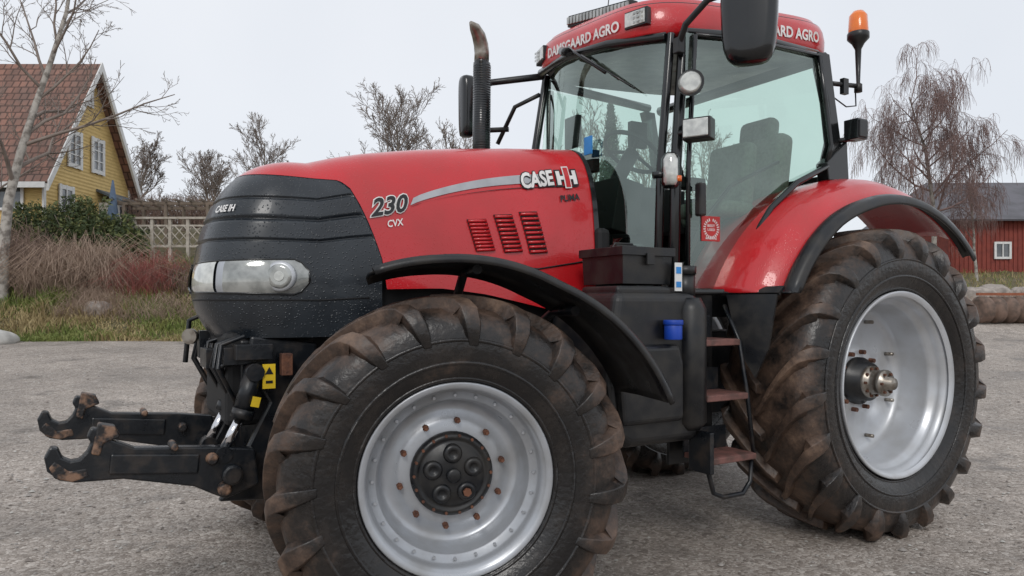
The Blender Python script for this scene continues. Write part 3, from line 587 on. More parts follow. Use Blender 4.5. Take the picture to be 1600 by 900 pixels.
# ================================================================== SETTING
A=math.radians(30.4); ca,sa=math.cos(A),math.sin(A)
def site(x,d,z=0): return Vector((-4.262+ca*x+sa*d,-3.851-sa*x+ca*d,z))   # yard grid, parallel to house and barn
def sm(a,b,x):
    t=min(1,max(0,(x-a)/(b-a))); return t*t*(3-2*t)
def hgt(x,d):
    hr=interp([(9,0),(14,.16),(20,.47),(22,.80),(24,1.0),(30,1.8),(40,3.2),(80,5),(260,9)],d)
    hl=interp([(9,0),(14,.16),(20,.47),(20.8,.9),(22,1.6),(25,3.1),(28,4.35),(40,5),(80,6),(260,9)],d)
    w=1-sm(-8,-3,x); return hr+(hl-hr)*w
def gmat():
    m=bpy.data.materials.new('gravel_and_grass'); m.use_nodes=True; nt=m.node_tree; b=nt.nodes['Principled BSDF']; L=nt.links.new
    tc=nt.nodes.new('ShaderNodeTexCoord')
    def N(sc_,det=6,ro=.6):
        n=nt.nodes.new('ShaderNodeTexNoise'); n.inputs['Scale'].default_value=sc_; n.inputs['Detail'].default_value=det; n.inputs['Roughness'].default_value=ro; L(tc.outputs['Object'],n.inputs['Vector']); return n
    def V(sc_):
        n=nt.nodes.new('ShaderNodeTexVoronoi'); n.inputs['Scale'].default_value=sc_; L(tc.outputs['Object'],n.inputs['Vector']); return n
    def MA(op,a,b_,c=None):
        n=nt.nodes.new('ShaderNodeMath'); n.operation=op
        for i,x in enumerate((a,b_,c)):
            if x is None: continue
            if isinstance(x,(int,float)): n.inputs[i].default_value=x
            else: L(x,n.inputs[i])
        return n.outputs[0]
    v=V(30); v2=V(72); big=N(.45,5); med=N(3.5,6,.7); fine=N(110,6,.8); wet=N(1.1,5,.65)
    s1=nt.nodes.new('ShaderNodeSeparateColor'); L(v.outputs['Color'],s1.inputs[0]); s2=nt.nodes.new('ShaderNodeSeparateColor'); L(v2.outputs['Color'],s2.inputs[0])
    pick=MA('GREATER_THAN',s1.outputs[1],.70)
    val=nt.nodes.new('ShaderNodeMix'); val.data_type='FLOAT'; L(pick,val.inputs[0]); L(s2.outputs[0],val.inputs[2]); L(s1.outputs[0],val.inputs[3])
    tot=MA('ADD',MA('MULTIPLY',val.outputs[0],.58),MA('MULTIPLY',fine.outputs['Fac'],.42))
    cr=nt.nodes.new('ShaderNodeValToRGB'); e=cr.color_ramp.elements; e[0].position=.10; e[0].color=(.155,.125,.103,1); e[1].position=.92; e[1].color=(.66,.61,.55,1)
    x=e.new(.4); x.color=(.30,.258,.222,1); x=e.new(.66); x.color=(.41,.36,.318,1)
    L(tot,cr.inputs[0])
    br=nt.nodes.new('ShaderNodeMapRange'); br.inputs[1].default_value=.36; br.inputs[2].default_value=.62; br.inputs[3].default_value=.78; br.inputs[4].default_value=1.15; L(big.outputs['Fac'],br.inputs[0])
    br2=nt.nodes.new('ShaderNodeMapRange'); br2.inputs[1].default_value=.3; br2.inputs[2].default_value=.7; br2.inputs[3].default_value=.80; br2.inputs[4].default_value=1.14; L(med.outputs['Fac'],br2.inputs[0])
    # damp patches: darker and glossier
    wr=nt.nodes.new('ShaderNodeMapRange'); wr.inputs[1].default_value=.56; wr.inputs[2].default_value=.66; L(wet.outputs['Fac'],wr.inputs[0])
    wd=MA('MULTIPLY_ADD',wr.outputs[0],-.38,1.0)
    sc2=nt.nodes.new('ShaderNodeVectorMath'); sc2.operation='SCALE'; L(cr.outputs[0],sc2.inputs[0]); L(MA('MULTIPLY',MA('MULTIPLY',br.outputs[0],br2.outputs[0]),wd),sc2.inputs['Scale'])
    gn=N(7,8,.7); gc=nt.nodes.new('ShaderNodeValToRGB'); e=gc.color_ramp.elements; e[0].position=.3; e[0].color=(.055,.055,.025,1); e[1].position=.7; e[1].color=(.20,.16,.085,1); L(gn.outputs['Fac'],gc.inputs[0])
    at=nt.nodes.new('ShaderNodeAttribute'); at.attribute_name='grass'
    m2=MA('ADD',at.outputs['Fac'],MA('MULTIPLY_ADD',gn.outputs['Fac'],.6,-.3))
    m3=nt.nodes.new('ShaderNodeMapRange'); m3.inputs[1].default_value=.4; m3.inputs[2].default_value=.6; L(m2,m3.inputs[0])
    fm=nt.nodes.new('ShaderNodeMix'); fm.data_type='RGBA'; L(m3.outputs[0],fm.inputs[0]); L(sc2.outputs[0],fm.inputs[6]); L(gc.outputs[0],fm.inputs[7]); L(fm.outputs[2],b.inputs['Base Color'])
    rr=nt.nodes.new('ShaderNodeMapRange'); rr.inputs[1].default_value=.34; rr.inputs[2].default_value=.50; rr.inputs[3].default_value=.50; rr.inputs[4].default_value=.85; L(big.outputs['Fac'],rr.inputs[0])
    L(MA('MULTIPLY_ADD',wr.outputs[0],-.30,rr.outputs[0]),b.inputs['Roughness'])
    b.inputs['Specular IOR Level'].default_value=.45
    hh=MA('ADD',MA('MULTIPLY',MA('MULTIPLY',MA('SUBTRACT',1,v.outputs['Distance']),pick),.8),MA('ADD',MA('MULTIPLY',v2.outputs['Distance'],-.5),MA('MULTIPLY',fine.outputs['Fac'],.4)))
    bp=nt.nodes.new('ShaderNodeBump'); bp.inputs['Distance'].default_value=.012; L(MA('MULTIPLY_ADD',wr.outputs[0],-.35,.75),bp.inputs['Strength']); L(hh,bp.inputs['Height']); L(bp.outputs[0],b.inputs['Normal'])
    return m
xs=[-260,-160,-100,-70,-50,-40]+lin(-34,34,69)+[40,50,70,100,160,260]; ds=[-120,-60,-30,-15,-8,-4]+lin(0,46,93)+[50,60,80,110,160,260]
me=bpy.data.meshes.new('ground'); vs=[]; gr=[]
for x in xs:
    for d in ds:
        h=hgt(x,d)
        if d>20.5: h+=.12*mnoise.noise(Vector((x*.5,d*.5,0)))
        elif d>3: h+=.02*mnoise.noise(Vector((x*.4,d*.4,3)))*sm(3,8,d)
        vs.append(tuple(site(x,d,h))); gr.append(sm(19.2,20.6,d+.7*mnoise.noise(Vector((x*.6,d*.6,1)))+ (0 if x<0 else -2.8)))
nd=len(ds); me.from_pydata(vs,[],[(i*nd+j,(i+1)*nd+j,(i+1)*nd+j+1,i*nd+j+1) for i in range(len(xs)-1) for j in range(nd-1)])
at=me.attributes.new('grass','FLOAT','POINT'); at.data.foreach_set('value',gr); me.materials.append(gmat())
for p in me.polygons: p.use_smooth=True
g=bpy.data.objects.new('ground',me); COL.objects.link(g); g['kind']='structure'
m=M()
STN=[mat('loose_stone',(.38,.35,.32),.7,col2=(.24,.215,.195),nscale=3),mat('dark_stone',(.17,.14,.12),.5,col2=(.24,.205,.18),nscale=3),mat('light_stone',(.52,.50,.46),.7)]
for i in range(9000):
    d=2.0+R.random()**1.2*16; x=R.uniform(-.8,.8)*d; r=R.uniform(.004,.012)*(1.7 if R.random()<.07 else 1)*(1+.04*d)
    c=site(x,d,r*.2+hgt(x,d)); a=R.uniform(0,6.3)
    vs=[c+Vector((math.cos(a+k*pi/2.5)*r*R.uniform(.7,1.25),math.sin(a+k*pi/2.5)*r*R.uniform(.7,1.1),0)) for k in range(5)]+[c+Vector((0,0,r*R.uniform(.4,.8))),c-Vector((0,0,r*.5))]
    m.add(vs,[(k,(k+1)%5,5) for k in range(5)],R.choice((0,0,0,1,1,2)),True)
o=m.obj('loose_stones',STN,recalc=False); o['kind']='stuff'
GR=[mat('grass_green',(.15,.20,.045),.7,col2=(.23,.24,.07),nscale=2),mat('grass_dry',(.44,.35,.18),.8,col2=(.28,.21,.10),nscale=2)]
m=M()
def blade(x,d,h,mi):
    b=site(x,d,hgt(x,d)-.03); a=R.uniform(0,6.3); w=R.uniform(.008,.02); u=Vector((math.cos(a),math.sin(a),0)); ln_=Vector((R.uniform(-.5,.5),R.uniform(-.5,.5),1))*h
    m.add([b-u*w,b+u*w,b+ln_*.6+u*w*.7,b+ln_*.6-u*w*.7,b+ln_+Vector((R.uniform(-.1,.1),R.uniform(-.1,.1),-.15*h))],[(0,1,2,3),(3,2,4)],mi)
for i in range(36000):
    x=R.uniform(-19,-5); d=19.5+R.random()**1.3*4.5+.5*mnoise.noise(Vector((x*.6,1,0)))
    g_=mnoise.noise(Vector((x*.45,d*.8,5)))
    blade(x,d,R.uniform(.10,.46)*(1.2 if d>21 else .7)*(1+.9*mnoise.noise(Vector((x,d,9)))),0 if g_+R.uniform(-.25,.25)>-.04 else 1)
for i in range(9000):
    x=R.uniform(12,34); d=24+R.random()*18; blade(x,d,R.uniform(.1,.35),0 if R.random()<.45 else 1)
o=m.obj('grass',GR,recalc=False); o['kind']='stuff'

# ---------------------------------------------------------------- house
YELW=mat('yellow_boards',(.70,.50,.20),.7,col2=(.62,.44,.17),nscale=4)
nt=YELW.node_tree; wv=nt.nodes.new('ShaderNodeTexWave'); wv.bands_direction='Z'; wv.inputs['Scale'].default_value=2.2; tc=nt.nodes.new('ShaderNodeTexCoord'); nt.links.new(tc.outputs['Object'],wv.inputs['Vector'])
bp=nt.nodes.new('ShaderNodeBump'); bp.inputs['Strength'].default_value=.5; bp.inputs['Distance'].default_value=.03; nt.links.new(wv.outputs['Fac'],bp.inputs['Height']); nt.links.new(bp.outputs[0],nt.nodes['Principled BSDF'].inputs['Normal'])
def tilemat(name,c1,c2):
    m=mat(name,c1,.75,col2=c2,nscale=1.6,ramp=(.35,.65)); nt=m.node_tree; b=nt.nodes['Principled BSDF']
    tc=nt.nodes.new('ShaderNodeTexCoord'); br=nt.nodes.new('ShaderNodeTexBrick'); br.inputs['Scale'].default_value=1; br.inputs['Brick Width'].default_value=.28; br.inputs['Row Height'].default_value=.33; br.inputs['Mortar Size'].default_value=.03
    br.inputs['Color1'].default_value=(1,1,1,1); br.inputs['Color2'].default_value=(.7,.7,.7,1); br.inputs['Mortar'].default_value=(.35,.35,.35,1); nt.links.new(tc.outputs['UV'],br.inputs['Vector'])
    old=b.inputs['Base Color'].links[0].from_socket; mx=nt.nodes.new('ShaderNodeMix'); mx.data_type='RGBA'; mx.blend_type='MULTIPLY'; mx.inputs[0].default_value=1
    nt.links.new(old,mx.inputs[6]); nt.links.new(br.outputs['Color'],mx.inputs[7]); nt.links.new(mx.outputs[2],b.inputs['Base Color'])
    bp=nt.nodes.new('ShaderNodeBump'); bp.inputs['Strength'].default_value=.6; bp.inputs['Distance'].default_value=.04; nt.links.new(br.outputs['Color'],bp.inputs['Height']); nt.links.new(bp.outputs[0],b.inputs['Normal']); return m
TILE=tilemat('roof_tiles',(.30,.15,.11),(.20,.12,.095))
WIN=mat('window_glass',(.05,.06,.07),.08,coat=1,col2=(.15,.16,.17),nscale=1.5)
def sbox(m,x0,x1,d0,d1,z0,z1,mi=0):
    vs=[site(x,d,z) for z in (z0,z1) for x,d in ((x0,d0),(x1,d0),(x1,d1),(x0,d1))]
    m.add(vs,[(3,2,1,0),(4,5,6,7),(0,1,5,4),(1,2,6,5),(2,3,7,6),(3,0,4,7)],mi)
def addquad_uv(name,quads,mt,parent,off,thick=0):
    me=bpy.data.meshes.new(name); vs=[]; fs=[]; uvs=[]
    for q,(w,h) in quads:
        o=len(vs); vs+=[tuple(Vector(p)-Vector(off)) for p in q]; fs.append((o,o+1,o+2,o+3)); uvs+=[(0,0),(w,0),(w,h),(0,h)]
    me.from_pydata(vs,[],fs); uv=me.uv_layers.new(name='UVMap')
    for i,u in enumerate(uvs): uv.data[i].uv=u
    me.materials.append(mt); ob=bpy.data.objects.new(name,me); COL.objects.link(ob); ob.parent=parent
    if thick: s_=ob.modifiers.new('s','SOLIDIFY'); s_.thickness=thick; s_.offset=0
    return ob
HX=-17.3; HB=3.9; E=6.6; RZ=11.25
hl=tuple(site(-23,30,HB)); hs_=empty('house',hl,'yellow wooden house with steep red tile roof and white trim','house')
m=M(); x0=-30
vs=[site(x,d,z) for x in (x0,HX) for d,z in ((27,HB),(33,HB),(33,E),(30,RZ-.15),(27,E))]
m.add(vs,[(0,1,2,3,4),(9,8,7,6,5),(0,4,9,5),(1,6,7,2)]); m.obj('wall',YELW,hs_,hl)
sl=(RZ-E)/3
roof=addquad_uv('roof',[((site(x0,26.5,E-.5*sl),site(HX+.45,26.5,E-.5*sl),site(HX+.45,30,RZ),site(x0,30,RZ)),(12.7,5.9)),((site(x0,33.5,E-.5*sl),site(HX+.45,33.5,E-.5*sl),site(HX+.45,30,RZ),site(x0,30,RZ)),(12.7,5.9))],TILE,hs_,hl,.14)
for s_ in (-1,1):
    m=M(); d0=30+s_*3.5; z0=E-.5*sl
    vs=[]
    for xx in (HX+.40,HX+.50): vs+=[site(xx,d0,z0-.26),site(xx,30,RZ-.26),site(xx,30,RZ+.12),site(xx,d0,z0+.10)]
    m.add(vs,[(0,1,2,3),(7,6,5,4),(0,4,5,1),(3,2,6,7),(0,3,7,4)]); m.obj('bargeboard',WHT,hs_,hl)
    m=M(); sbox(m,HX-.02,HX+.05,30+s_*3-(.07),30+s_*3+.07,HB,E); m.obj('corner_board',WHT,hs_,hl)
m=M(); sbox(m,x0,HX+.4,26.42,26.5,E-.5*sl-.16,E-.5*sl+.05); m.obj('fascia',WHT,hs_,hl)
m=M(); sbox(m,-22.2,-21.5,29.6,30.4,10.6,12.3); m.obj('chimney',TILE,hs_,hl)
def win_g(dc,zc,w_,h_,nx=2,nz=3):
    m=M(); sbox(m,HX+.02,HX+.05,dc-w_/2,dc+w_/2,zc-h_/2,zc+h_/2); wo=m.obj('window',WIN,hs_,hl)
    m=M(); t=.08
    for i in range(nx+1):
        dd=dc-w_/2+w_*i/nx; tt=t if i in(0,nx) else .035; sbox(m,HX+.04,HX+.09,dd-tt,dd+tt,zc-h_/2-.1,zc+h_/2+.1)
    for i in range(nz+1):
        zz=zc-h_/2+h_*i/nz; tt=t if i in(0,nz) else .022; sbox(m,HX+.045,HX+.085,dc-w_/2,dc+w_/2,zz-tt,zz+tt)
    m.obj('window_frame',WHT,wo,hl)
win_g(28.85,7.55,.8,1.3); win_g(30.45,7.6,.8,1.3); win_g(29.8,9.9,.45,.6,2,2); win_g(28.3,5.5,.8,.9,2,2)
m=M(); sbox(m,HX,HX+.8,30.6,32.4,HB,5.7); bay=m.obj('bay',WHT,hs_,hl)
for a,b in ((30.75,31.4),(31.55,32.25)):
    m=M(); sbox(m,HX+.78,HX+.82,a,b,4.9,5.55); m.obj('window',WIN,bay,hl)
m=M(); vs=[site(HX,30.4,6.2),site(HX,32.6,6.2),site(HX+1.05,32.6,5.75),site(HX+1.05,30.4,5.75)]; m.add(vs,[(0,1,2,3)]); m.obj('bay_roof',mat('slate_blue',(.12,.15,.18),.6),hs_,hl,solid=.1)
m=M(); sbox(m,-18.9,-18.1,26.94,26.98,5.0,6.0); wo=m.obj('window',WIN,hs_,hl)
m=M()
for a,b in ((-19,-18.9),(-18.1,-18.0),(-18.53,-18.47)): sbox(m,a,b,26.90,26.96,4.9,6.1)
sbox(m,-19,-18,26.905,26.95,5.98,6.1); sbox(m,-19,-18,26.905,26.95,4.9,5.0); m.obj('window_frame',WHT,wo,hl)

BRED=mat('red_boards',(.26,.055,.038),.8,col2=(.19,.04,.03),nscale=3,bump=.1)
bl=tuple(site(34,45,2.8)); bn=empty('barn',bl,'long red wooden barn with dark sheet roof','barn')
m=M(); sbox(m,23.9,46,40,50,2.4,6.2); 
for i in range(90): sbox(m,24+i*.245,24.05+i*.245,39.96,39.995,2.6,6.1)
m.obj('wall',BRED,bn,bl)
m=M(); vs=[site(23.4,39.4,6.0),site(47,39.4,6.0),site(47,45,8.9),site(25.5,45,8.9),site(23.4,50.6,6.0),site(47,50.6,6.0)]
m.add(vs,[(0,1,2,3),(3,2,5,4),(0,3,4)]); m.obj('roof',mat('dark_roof',(.12,.115,.13),.6,col2=(.08,.078,.085),nscale=1.2),bn,bl,solid=.1)
m=M(); sbox(m,26.45,27.15,39.93,39.95,4.05,4.75); wo=m.obj('window',WIN,bn,bl)
m=M()
for a,b in ((26.33,26.45),(27.15,27.27),(26.77,26.83)): sbox(m,a,b,39.88,39.94,3.95,4.87)
sbox(m,26.33,27.27,39.885,39.93,4.75,4.87); sbox(m,26.33,27.27,39.885,39.93,3.93,4.05); m.obj('window_frame',WHT,wo,bl)
rl=tuple(site(17.0,23,.85)); fr_=empty('field_roller',rl,'rusty brown ring roller lying on the gravel edge','farm roller')
m=M(); RB=mat('roller_rust',(.19,.125,.095),.8,col2=(.10,.07,.055),nscale=6,bump=.2)
c0=site(14.2,22.3); c1=site(20.5,22.9); ax=(c1-c0).normalized()
pts=[];rad=[]
n=16
for i in range(n):
    p=c0.lerp(c1,i/n); p.z=1.26
    pts+=[p,p+ax*.05,p+ax*.28,p+ax*.34]; rad+=[.32,.41,.41,.32]
m.tube(pts,rad,20); m.obj('roller_rings',RB,fr_,rl)
m=M(); mid=(c0+c1)/2+Vector((0,0,1.74)); m.box(mid.to_tuple(),((c1-c0).length,.12,.08),rz=math.atan2(ax.y,ax.x)); m.obj('roller_frame',mat('orange_rust',(.30,.10,.05),.8),fr_,rl)
RK=mat('rock',(.40,.35,.31),.85,col2=(.22,.19,.17),nscale=4,bump=.4,bscale=8)
def rock(x,d,s,light,mt=RK,grp=None):
    m=M(); bm=bmesh.new(); bmesh.ops.create_icosphere(bm,subdivisions=3,radius=1)
    sd=R.uniform(0,99)
    vs=[v.co*(1+.28*mnoise.noise(v.co*1.4+Vector((sd,0,0)))) for v in bm.verts]; fs=[[v.index for v in f.verts] for f in bm.faces]; bm.free()
    p=site(x,d,hgt(x,d)+s*.15); m.add([p+Vector((v.x*s,v.y*s*.8,v.z*s*.7)) for v in vs],fs,0,True)
    o=m.obj('rock',mt,None,p); o['label']=light; o['category']='rock'
    if grp: o['group']=grp
rock(-13.3,18.9,.42,'pale grey boulder on the gravel edge',mat('pale_rock',(.50,.49,.46),.85,col2=(.36,.35,.33),nscale=4,bump=.3,bscale=8))
rock(-12.0,21.3,.42,'mossy grey boulder in the grass bank'); 
for i in range(13): rock(17.8+i*.55+R.uniform(-.2,.2),29+R.uniform(-1,1),R.uniform(.4,.75),'grey brown boulder in dry grass behind the roller',grp='boulders behind the roller')
WOOD=mat('grey_wood',(.46,.42,.36),.85,col2=(.32,.28,.23),nscale=6)
fb=3.3
fl=tuple(site(-11.6,24.6,fb)); fe=empty('fence',fl,'grey wooden lattice fence on the planted bank','fence')
for i in range(7):
    x=-13.3+i*.6; m=M(); sbox(m,x-.05,x+.05,24.55,24.65,fb-.8,fb+1.05); m.obj('post',WOOD,fe,fl)
for za,zb_ in ((1.0,1.07),(.05,.13),(.75,.81)):
    m=M(); sbox(m,-13.35,-9.6,24.52 if za==1.0 else 24.57,24.68 if za==1.0 else 24.63,fb+za,fb+zb_); m.obj('rail',WOOD,fe,fl)
m=M()
for i in range(12):
    x=-13.3+i*.3
    for s_ in (-1,1): m.tube([site(x+.15-s_*.3,24.6+.02*s_,fb+.1),site(x+.15+s_*.3,24.6+.02*s_,fb+.78)],.024,4)
m.obj('lattice',WOOD,fe,fl)
pl=tuple(site(-12.3,27,4)); pe=empty('pergola',pl,'weathered wooden garden pergola behind the fence','pergola')
WOOD2=mat('brown_wood',(.22,.17,.13),.85,col2=(.15,.12,.09),nscale=6)
for x in (-13.9,-12.4,-10.9):
    for d in (26.2,27.6): m=M(); sbox(m,x-.05,x+.05,d-.05,d+.05,3.5,5.0); m.obj('post',WOOD2,pe,pl)
for d in (26.2,27.6): m=M(); sbox(m,-14.3,-10.5,d-.05,d+.05,5.0,5.10); m.obj('beam',WOOD2,pe,pl)
m=M()
for i in range(9): sbox(m,-14.2+i*.45,-14.14+i*.45,25.8,28,5.1,5.17)
m.obj('rafters',WOOD2,pe,pl)
p0=site(-14.2,26,3.6); m=M(); pa=empty('parasol',tuple(p0),'closed blue garden parasol beside the house','parasol')
m.tube([p0,p0+Vector((0,0,2.2))],.025,8); m.obj('pole',WHT,pa,p0); m=M(); m.tube([p0+Vector((0,0,.75)),p0+Vector((0,0,1.0)),p0+Vector((0,0,1.6)),p0+Vector((0,0,2.25))],[.16,.19,.12,.03],9); m.obj('canopy',mat('blue_fabric',(.12,.17,.25),.8),pa,p0)

# ---------------------------------------------------------------- trees
BARK=mat('bark',(.22,.19,.16),.9,col2=(.13,.11,.09),nscale=6,bump=.3,bscale=20)
BARKL=mat('pale_bark',(.40,.37,.33),.9,col2=(.18,.16,.14),nscale=5,ramp=(.45,.6))
TW=mat('twigs',(.25,.205,.175),.9,col2=(.18,.145,.125),nscale=2)
TWR=mat('birch_twigs',(.27,.18,.16),.9,col2=(.20,.13,.12),nscale=2)
def tree(x,d,top,r0,ch,label,barkm=BARK,twm=TW,spread=.6,weep=0,base=None,lr=.55,first=.25,minr=.007,seed=1,lean=(0,0),group=None,cat='tree',droop_min=.35):
    rg=random.Random(seed); z0=hgt(x,d)-.1 if base is None else base; H=top-z0; P0=site(x,d,z0)
    e=empty('bare_tree',tuple(P0),label,cat,group=group)
    mt,mc=M(),M()
    def br(p,dr,L,r,lv):
        n=7 if lv==0 else (5 if lv<3 or weep else 3)
        pts=[p.copy()]; q=p.copy(); dd=dr.copy(); dirs=[dd.copy()]
        wob=.07 if lv==0 else .17
        for i in range(n):
            up=(.16 if lv in(1,2) else .05) if not (weep and lv>=2) else -weep*(lv-1)*.5
            dd=(dd+Vector((rg.gauss(0,wob),rg.gauss(0,wob),rg.gauss(0,wob)+up))).normalized(); q=q+dd*(L/n); pts.append(q.copy()); dirs.append(dd.copy())
        rs=[max(minr,r*(1-.78*i/n)) for i in range(n+1)]
        (mt if lv==0 else mc).tube(pts,rs,8 if lv==0 else (5 if lv==1 else 3),cap=False)
        if lv<len(ch):
            k=ch[lv]
            for j in range(k):
                t=(first if lv==0 else .15)+(1-(first if lv==0 else .15))*((j+rg.random())/k); i=min(n-1,int(t*n)); fr2=t*n-i
                pp=pts[i].lerp(pts[i+1],fr2); az=rg.uniform(0,2*pi); el=rg.uniform(.7,1.15)*spread*(1.25 if lv==0 else 1)
                o=dirs[i].orthogonal().normalized(); o=Matrix.Rotation(az,3,dirs[i])@o
                nd_=(dirs[i]*math.cos(el)+o*math.sin(el)).normalized()
                br(pp,nd_,max(droop_min if weep and lv>=2 else 0,L*lr*(1.15-.55*t)*rg.uniform(.75,1.2)),max(minr,rs[i]*.55),lv+1)
    br(P0,Vector((lean[0],lean[1],1)).normalized(),H,r0,0)
    mt.obj('trunk',barkm,e,tuple(P0),recalc=False); mc.obj('crown',twm,e,tuple(P0),recalc=False)
L1='leafless tree with fine twigs rising behind the yard'
tree(-15.2,21.8,12.5,.17,(14,7,5,3),'tall bare tree with pale trunk beside the yellow house',BARKL,TW,.75,seed=3,first=.30,minr=.007,lr=.42)
tree(-17.6,24,9.5,.10,(9,6,4,3),'slender bare tree in front of the yellow house',BARKL,TW,.6,seed=33,first=.2,minr=.006)
tree(-20.5,40,9.2,.13,(13,8,5,4),L1,seed=4,minr=.009,lr=.55); tree(-24,46,10.2,.16,(12,7,5,3),L1,seed=14,minr=.011,lr=.5)
tree(-17.8,44,9.4,.11,(13,8,5,4),L1,seed=5,minr=.009,lr=.56); tree(-14.6,43,10.9,.12,(14,8,5,4),L1,seed=6,minr=.009,spread=.55,lr=.52)
tree(-12.6,42,8.4,.10,(12,7,5,3),L1,seed=16,minr=.010,lr=.54); tree(-16.4,40,8.4,.10,(12,7,5,3),L1,seed=26,minr=.009,lr=.54)
tree(-4.6,30,8.7,.13,(18,9,6,4),'bushy bare tree showing above the tractor hood',seed=7,spread=.66,minr=.008,first=.2,lr=.52)
tree(-2.9,33,8.2,.10,(14,8,5,3),L1,seed=8,minr=.009,lr=.52)
tree(4.0,36,9.5,.15,(12,7,5,3),L1,seed=9,minr=.010); tree(7.2,38,9.0,.15,(12,6,5,3),L1,seed=10,minr=.010); tree(11.5,40,9.8,.15,(12,6,5,3),L1,seed=12,minr=.010)
tree(20.3,35,11.6,.14,(20,9,7,5),'weeping birch with drooping reddish twigs near the barn',BARKL,TWR,.88,weep=.50,seed=11,minr=.0055,first=.25,lr=.46,droop_min=.7)
tree(22.9,36,8.2,.08,(12,7,5,3),'small leafless birch beside the red barn',BARKL,TWR,.5,weep=.35,seed=21,minr=.005,lr=.4)
cp=site(4.6,34,3); ce=empty('conifer_tree',tuple(cp),'narrow dark green conifer standing behind the tractor','tree')
m=M(); m.tube([cp,cp+Vector((0,0,7.5))],[.12,.02],8); m.obj('trunk',BARK,ce,cp)
m=M()
for i in range(3500):
    t=R.random()**.8; z=.5+7.2*t; rr=(1.1*(1-t)+.06)*R.uniform(.3,1); a=R.uniform(0,6.3); c=cp+Vector((rr*math.cos(a),rr*math.sin(a),z-rr*.3)); s_=.13
    m.add([c+Vector((R.uniform(-s_,s_),R.uniform(-s_,s_),R.uniform(-s_,s_))) for _ in range(3)],[(0,1,2)])
m.obj('crown',mat('conifer_needles',(.03,.055,.025),.8),ce,cp,recalc=False)
def leafbush(x,d,w_,dep,h,n,mt,label,z0=None):
    p=site(x,d,hgt(x,d) if z0 is None else z0); m=M()
    e=empty('evergreen_bush',tuple(p),label,'bush'); q=M()
    for k in range(8): q.tube([p,p+Vector((R.uniform(-w_,w_)*.5,R.uniform(-dep,dep)*.5,h*.7))],[.03,.01],4)
    q.obj('stem',BARK,e,p,recalc=False)
    for i in range(n):
        while True:
            a=Vector((R.uniform(-1,1),R.uniform(-1,1),R.uniform(0,1)))
            rr=a.length; lim=1+.4*mnoise.noise(a*3.2+Vector((x,0,0)))
            if .45*lim<rr<lim: break
        c=p+Vector((ca*a.x*w_+sa*a.y*dep,-sa*a.x*w_+ca*a.y*dep,a.z*h)); s_=R.uniform(.04,.10)
        m.add([c+Vector((R.uniform(-s_,s_),R.uniform(-s_,s_),R.uniform(-s_,s_))) for _ in range(3)],[(0,1,2)],0 if mnoise.noise(a*5)+R.uniform(-.3,.3)<.05 else 1)
    m.obj('foliage',mt,e,p,recalc=False)
LG=[mat('leaf_dark',(.055,.080,.028),.7),mat('leaf_light',(.15,.17,.055),.7)]
leafbush(-14.3,24.2,1.5,.9,2.3,13000,LG,'dense dark green bush below the house')
leafbush(-12.9,24.2,.9,.8,1.7,6000,LG,'rounded green bush beside the lattice fence')
leafbush(-16.2,24.6,1.0,.8,2.0,7000,LG,'olive green bush in front of the house wall')
def brush(x,d,w_,dep,h,n,mt,label,arch=.6,r=.006,name='bare_shrub'):
    p=site(x,d,hgt(x,d)); m=M()
    for i in range(n):
        ax_=R.uniform(-1,1)*w_; ay=R.uniform(-1,1)*dep; b=site(x+ax_,d+ay,hgt(x+ax_,d+ay)-.05); hh=h*R.uniform(.45,1.05)*(1-.5*abs(ax_/w_)**2); o=Vector((R.gauss(0,1),R.gauss(0,1),0))*arch*hh*.55
        m.tube([b,b+o*.25+Vector((0,0,hh*.55)),b+o*.7+Vector((0,0,hh*.95)),b+o*1.25+Vector((0,0,hh*(1.0-arch*.45)))],[r,r*.9,r*.7,r*.5],3,cap=False)
    o=m.obj(name,mt,None,tuple(p),recalc=False); o['label']=label; o['category']='bush'
DRY=mat('dry_stems',(.42,.31,.235),.9,col2=(.28,.195,.145),nscale=3); DRY2=mat('brown_stems',(.28,.19,.15),.9,col2=(.18,.125,.10),nscale=3); REDS=mat('red_stems',(.36,.10,.085),.8,col2=(.22,.10,.08),nscale=3)
brush(-13.4,22.5,1.5,.7,1.75,1500,DRY,'arching tangle of dry brown stems on the bank',1.1,.008)
brush(-15.6,22.9,1.3,.8,1.9,1100,DRY2,'dense brown leafless shrub on the bank',.7,.008)
brush(-17.4,23.2,1.2,.8,2.0,1000,DRY,'dry leafless shrub below the house wall',.8,.008)
brush(-11.1,22.3,.9,.6,1.35,700,REDS,'red stemmed dogwood shrub on the grass bank',.7,.006)
brush(-9.6,22.6,1.2,.7,1.0,900,DRY2,'brown leafless shrub beside the dogwood',.8,.007)
brush(-8.2,25,1.4,.8,1.4,900,DRY2,'leafless hedge shrub behind the bank',.6,.008)
brush(-12.2,21.3,1.0,.4,.8,600,DRY,'low tuft of dry pale stems in the grass',.9,.005)
brush(-10.2,21.2,1.2,.4,.6,600,DRY,'low tuft of dry grass stems at the gravel edge',.9,.005)
brush(-15.0,32,3.0,1.2,1.8,1600,DRY2,'wide leafless thicket behind the pergola',.5,.010)
brush(-11.5,33,3.0,1.2,2.0,1600,DRY2,'wide leafless thicket behind the pergola',.5,.010)
brush(19.5,26,3,1,.7,900,DRY,'low dry weeds in front of the barn',.6,.008)

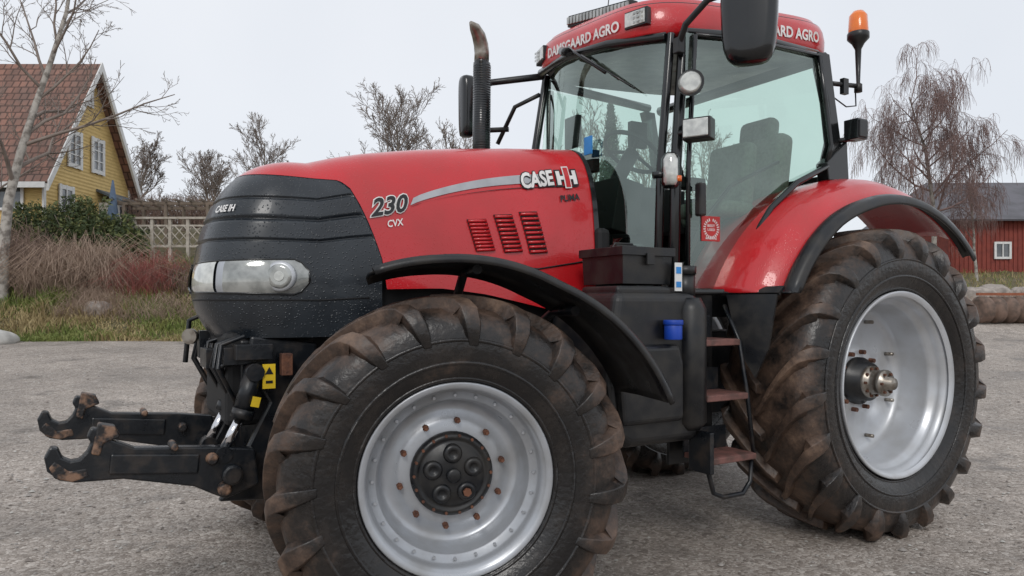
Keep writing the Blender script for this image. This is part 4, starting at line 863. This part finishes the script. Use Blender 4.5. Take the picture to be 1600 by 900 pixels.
# ---------------------------------------------------------------- world, light, camera
w=bpy.data.worlds.new('World'); sc.world=w; w.use_nodes=True; nt=w.node_tree; bg=nt.nodes['Background']
sky=nt.nodes.new('ShaderNodeTexSky'); sky.sky_type='NISHITA'; sky.sun_disc=False
el=math.radians(38); az=math.radians(215)
sky.sun_elevation=el; sky.sun_rotation=az
tc=nt.nodes.new('ShaderNodeTexCoord'); n=nt.nodes.new('ShaderNodeTexNoise'); n.inputs['Scale'].default_value=1.6; n.inputs['Detail'].default_value=4
nt.links.new(tc.outputs['Generated'],n.inputs['Vector'])
cr=nt.nodes.new('ShaderNodeValToRGB'); e=cr.color_ramp.elements; e[0].position=.3; e[0].color=(.74,.775,.83,1); e[1].position=.7; e[1].color=(.85,.87,.91,1)
nt.links.new(n.outputs['Fac'],cr.inputs[0])
vm=nt.nodes.new('ShaderNodeVectorMath'); vm.operation='SCALE'; vm.inputs['Scale'].default_value=10.8; nt.links.new(cr.outputs[0],vm.inputs[0])
mx=nt.nodes.new('ShaderNodeMix'); mx.data_type='RGBA'; mx.inputs[0].default_value=.90; nt.links.new(sky.outputs[0],mx.inputs[6]); nt.links.new(vm.outputs[0],mx.inputs[7])
nt.links.new(mx.outputs[2],bg.inputs[0]); bg.inputs[1].default_value=.10
su=bpy.data.lights.new('sun','SUN'); su.energy=1.0; su.angle=math.radians(18); su.color=(1,.97,.93)
so=bpy.data.objects.new('sun',su); COL.objects.link(so)
sd=Vector((math.sin(az)*math.cos(el),math.cos(az)*math.cos(el),math.sin(el))); so.rotation_euler=sd.to_track_quat('Z','Y').to_euler()
cam=bpy.data.cameras.new('camera'); co=bpy.data.objects.new('camera',cam); COL.objects.link(co)
cam.sensor_width=36; cam.lens=1142/1600*36; cam.shift_y=27/1600; cam.clip_end=1000; cam.clip_start=.05
co.location=(-4.262,-3.851,1.4); co.rotation_euler=(pi/2,0,-A); sc.camera=co
sc.view_settings.view_transform='Standard'; sc.view_settings.look='None'; sc.view_settings.exposure=0
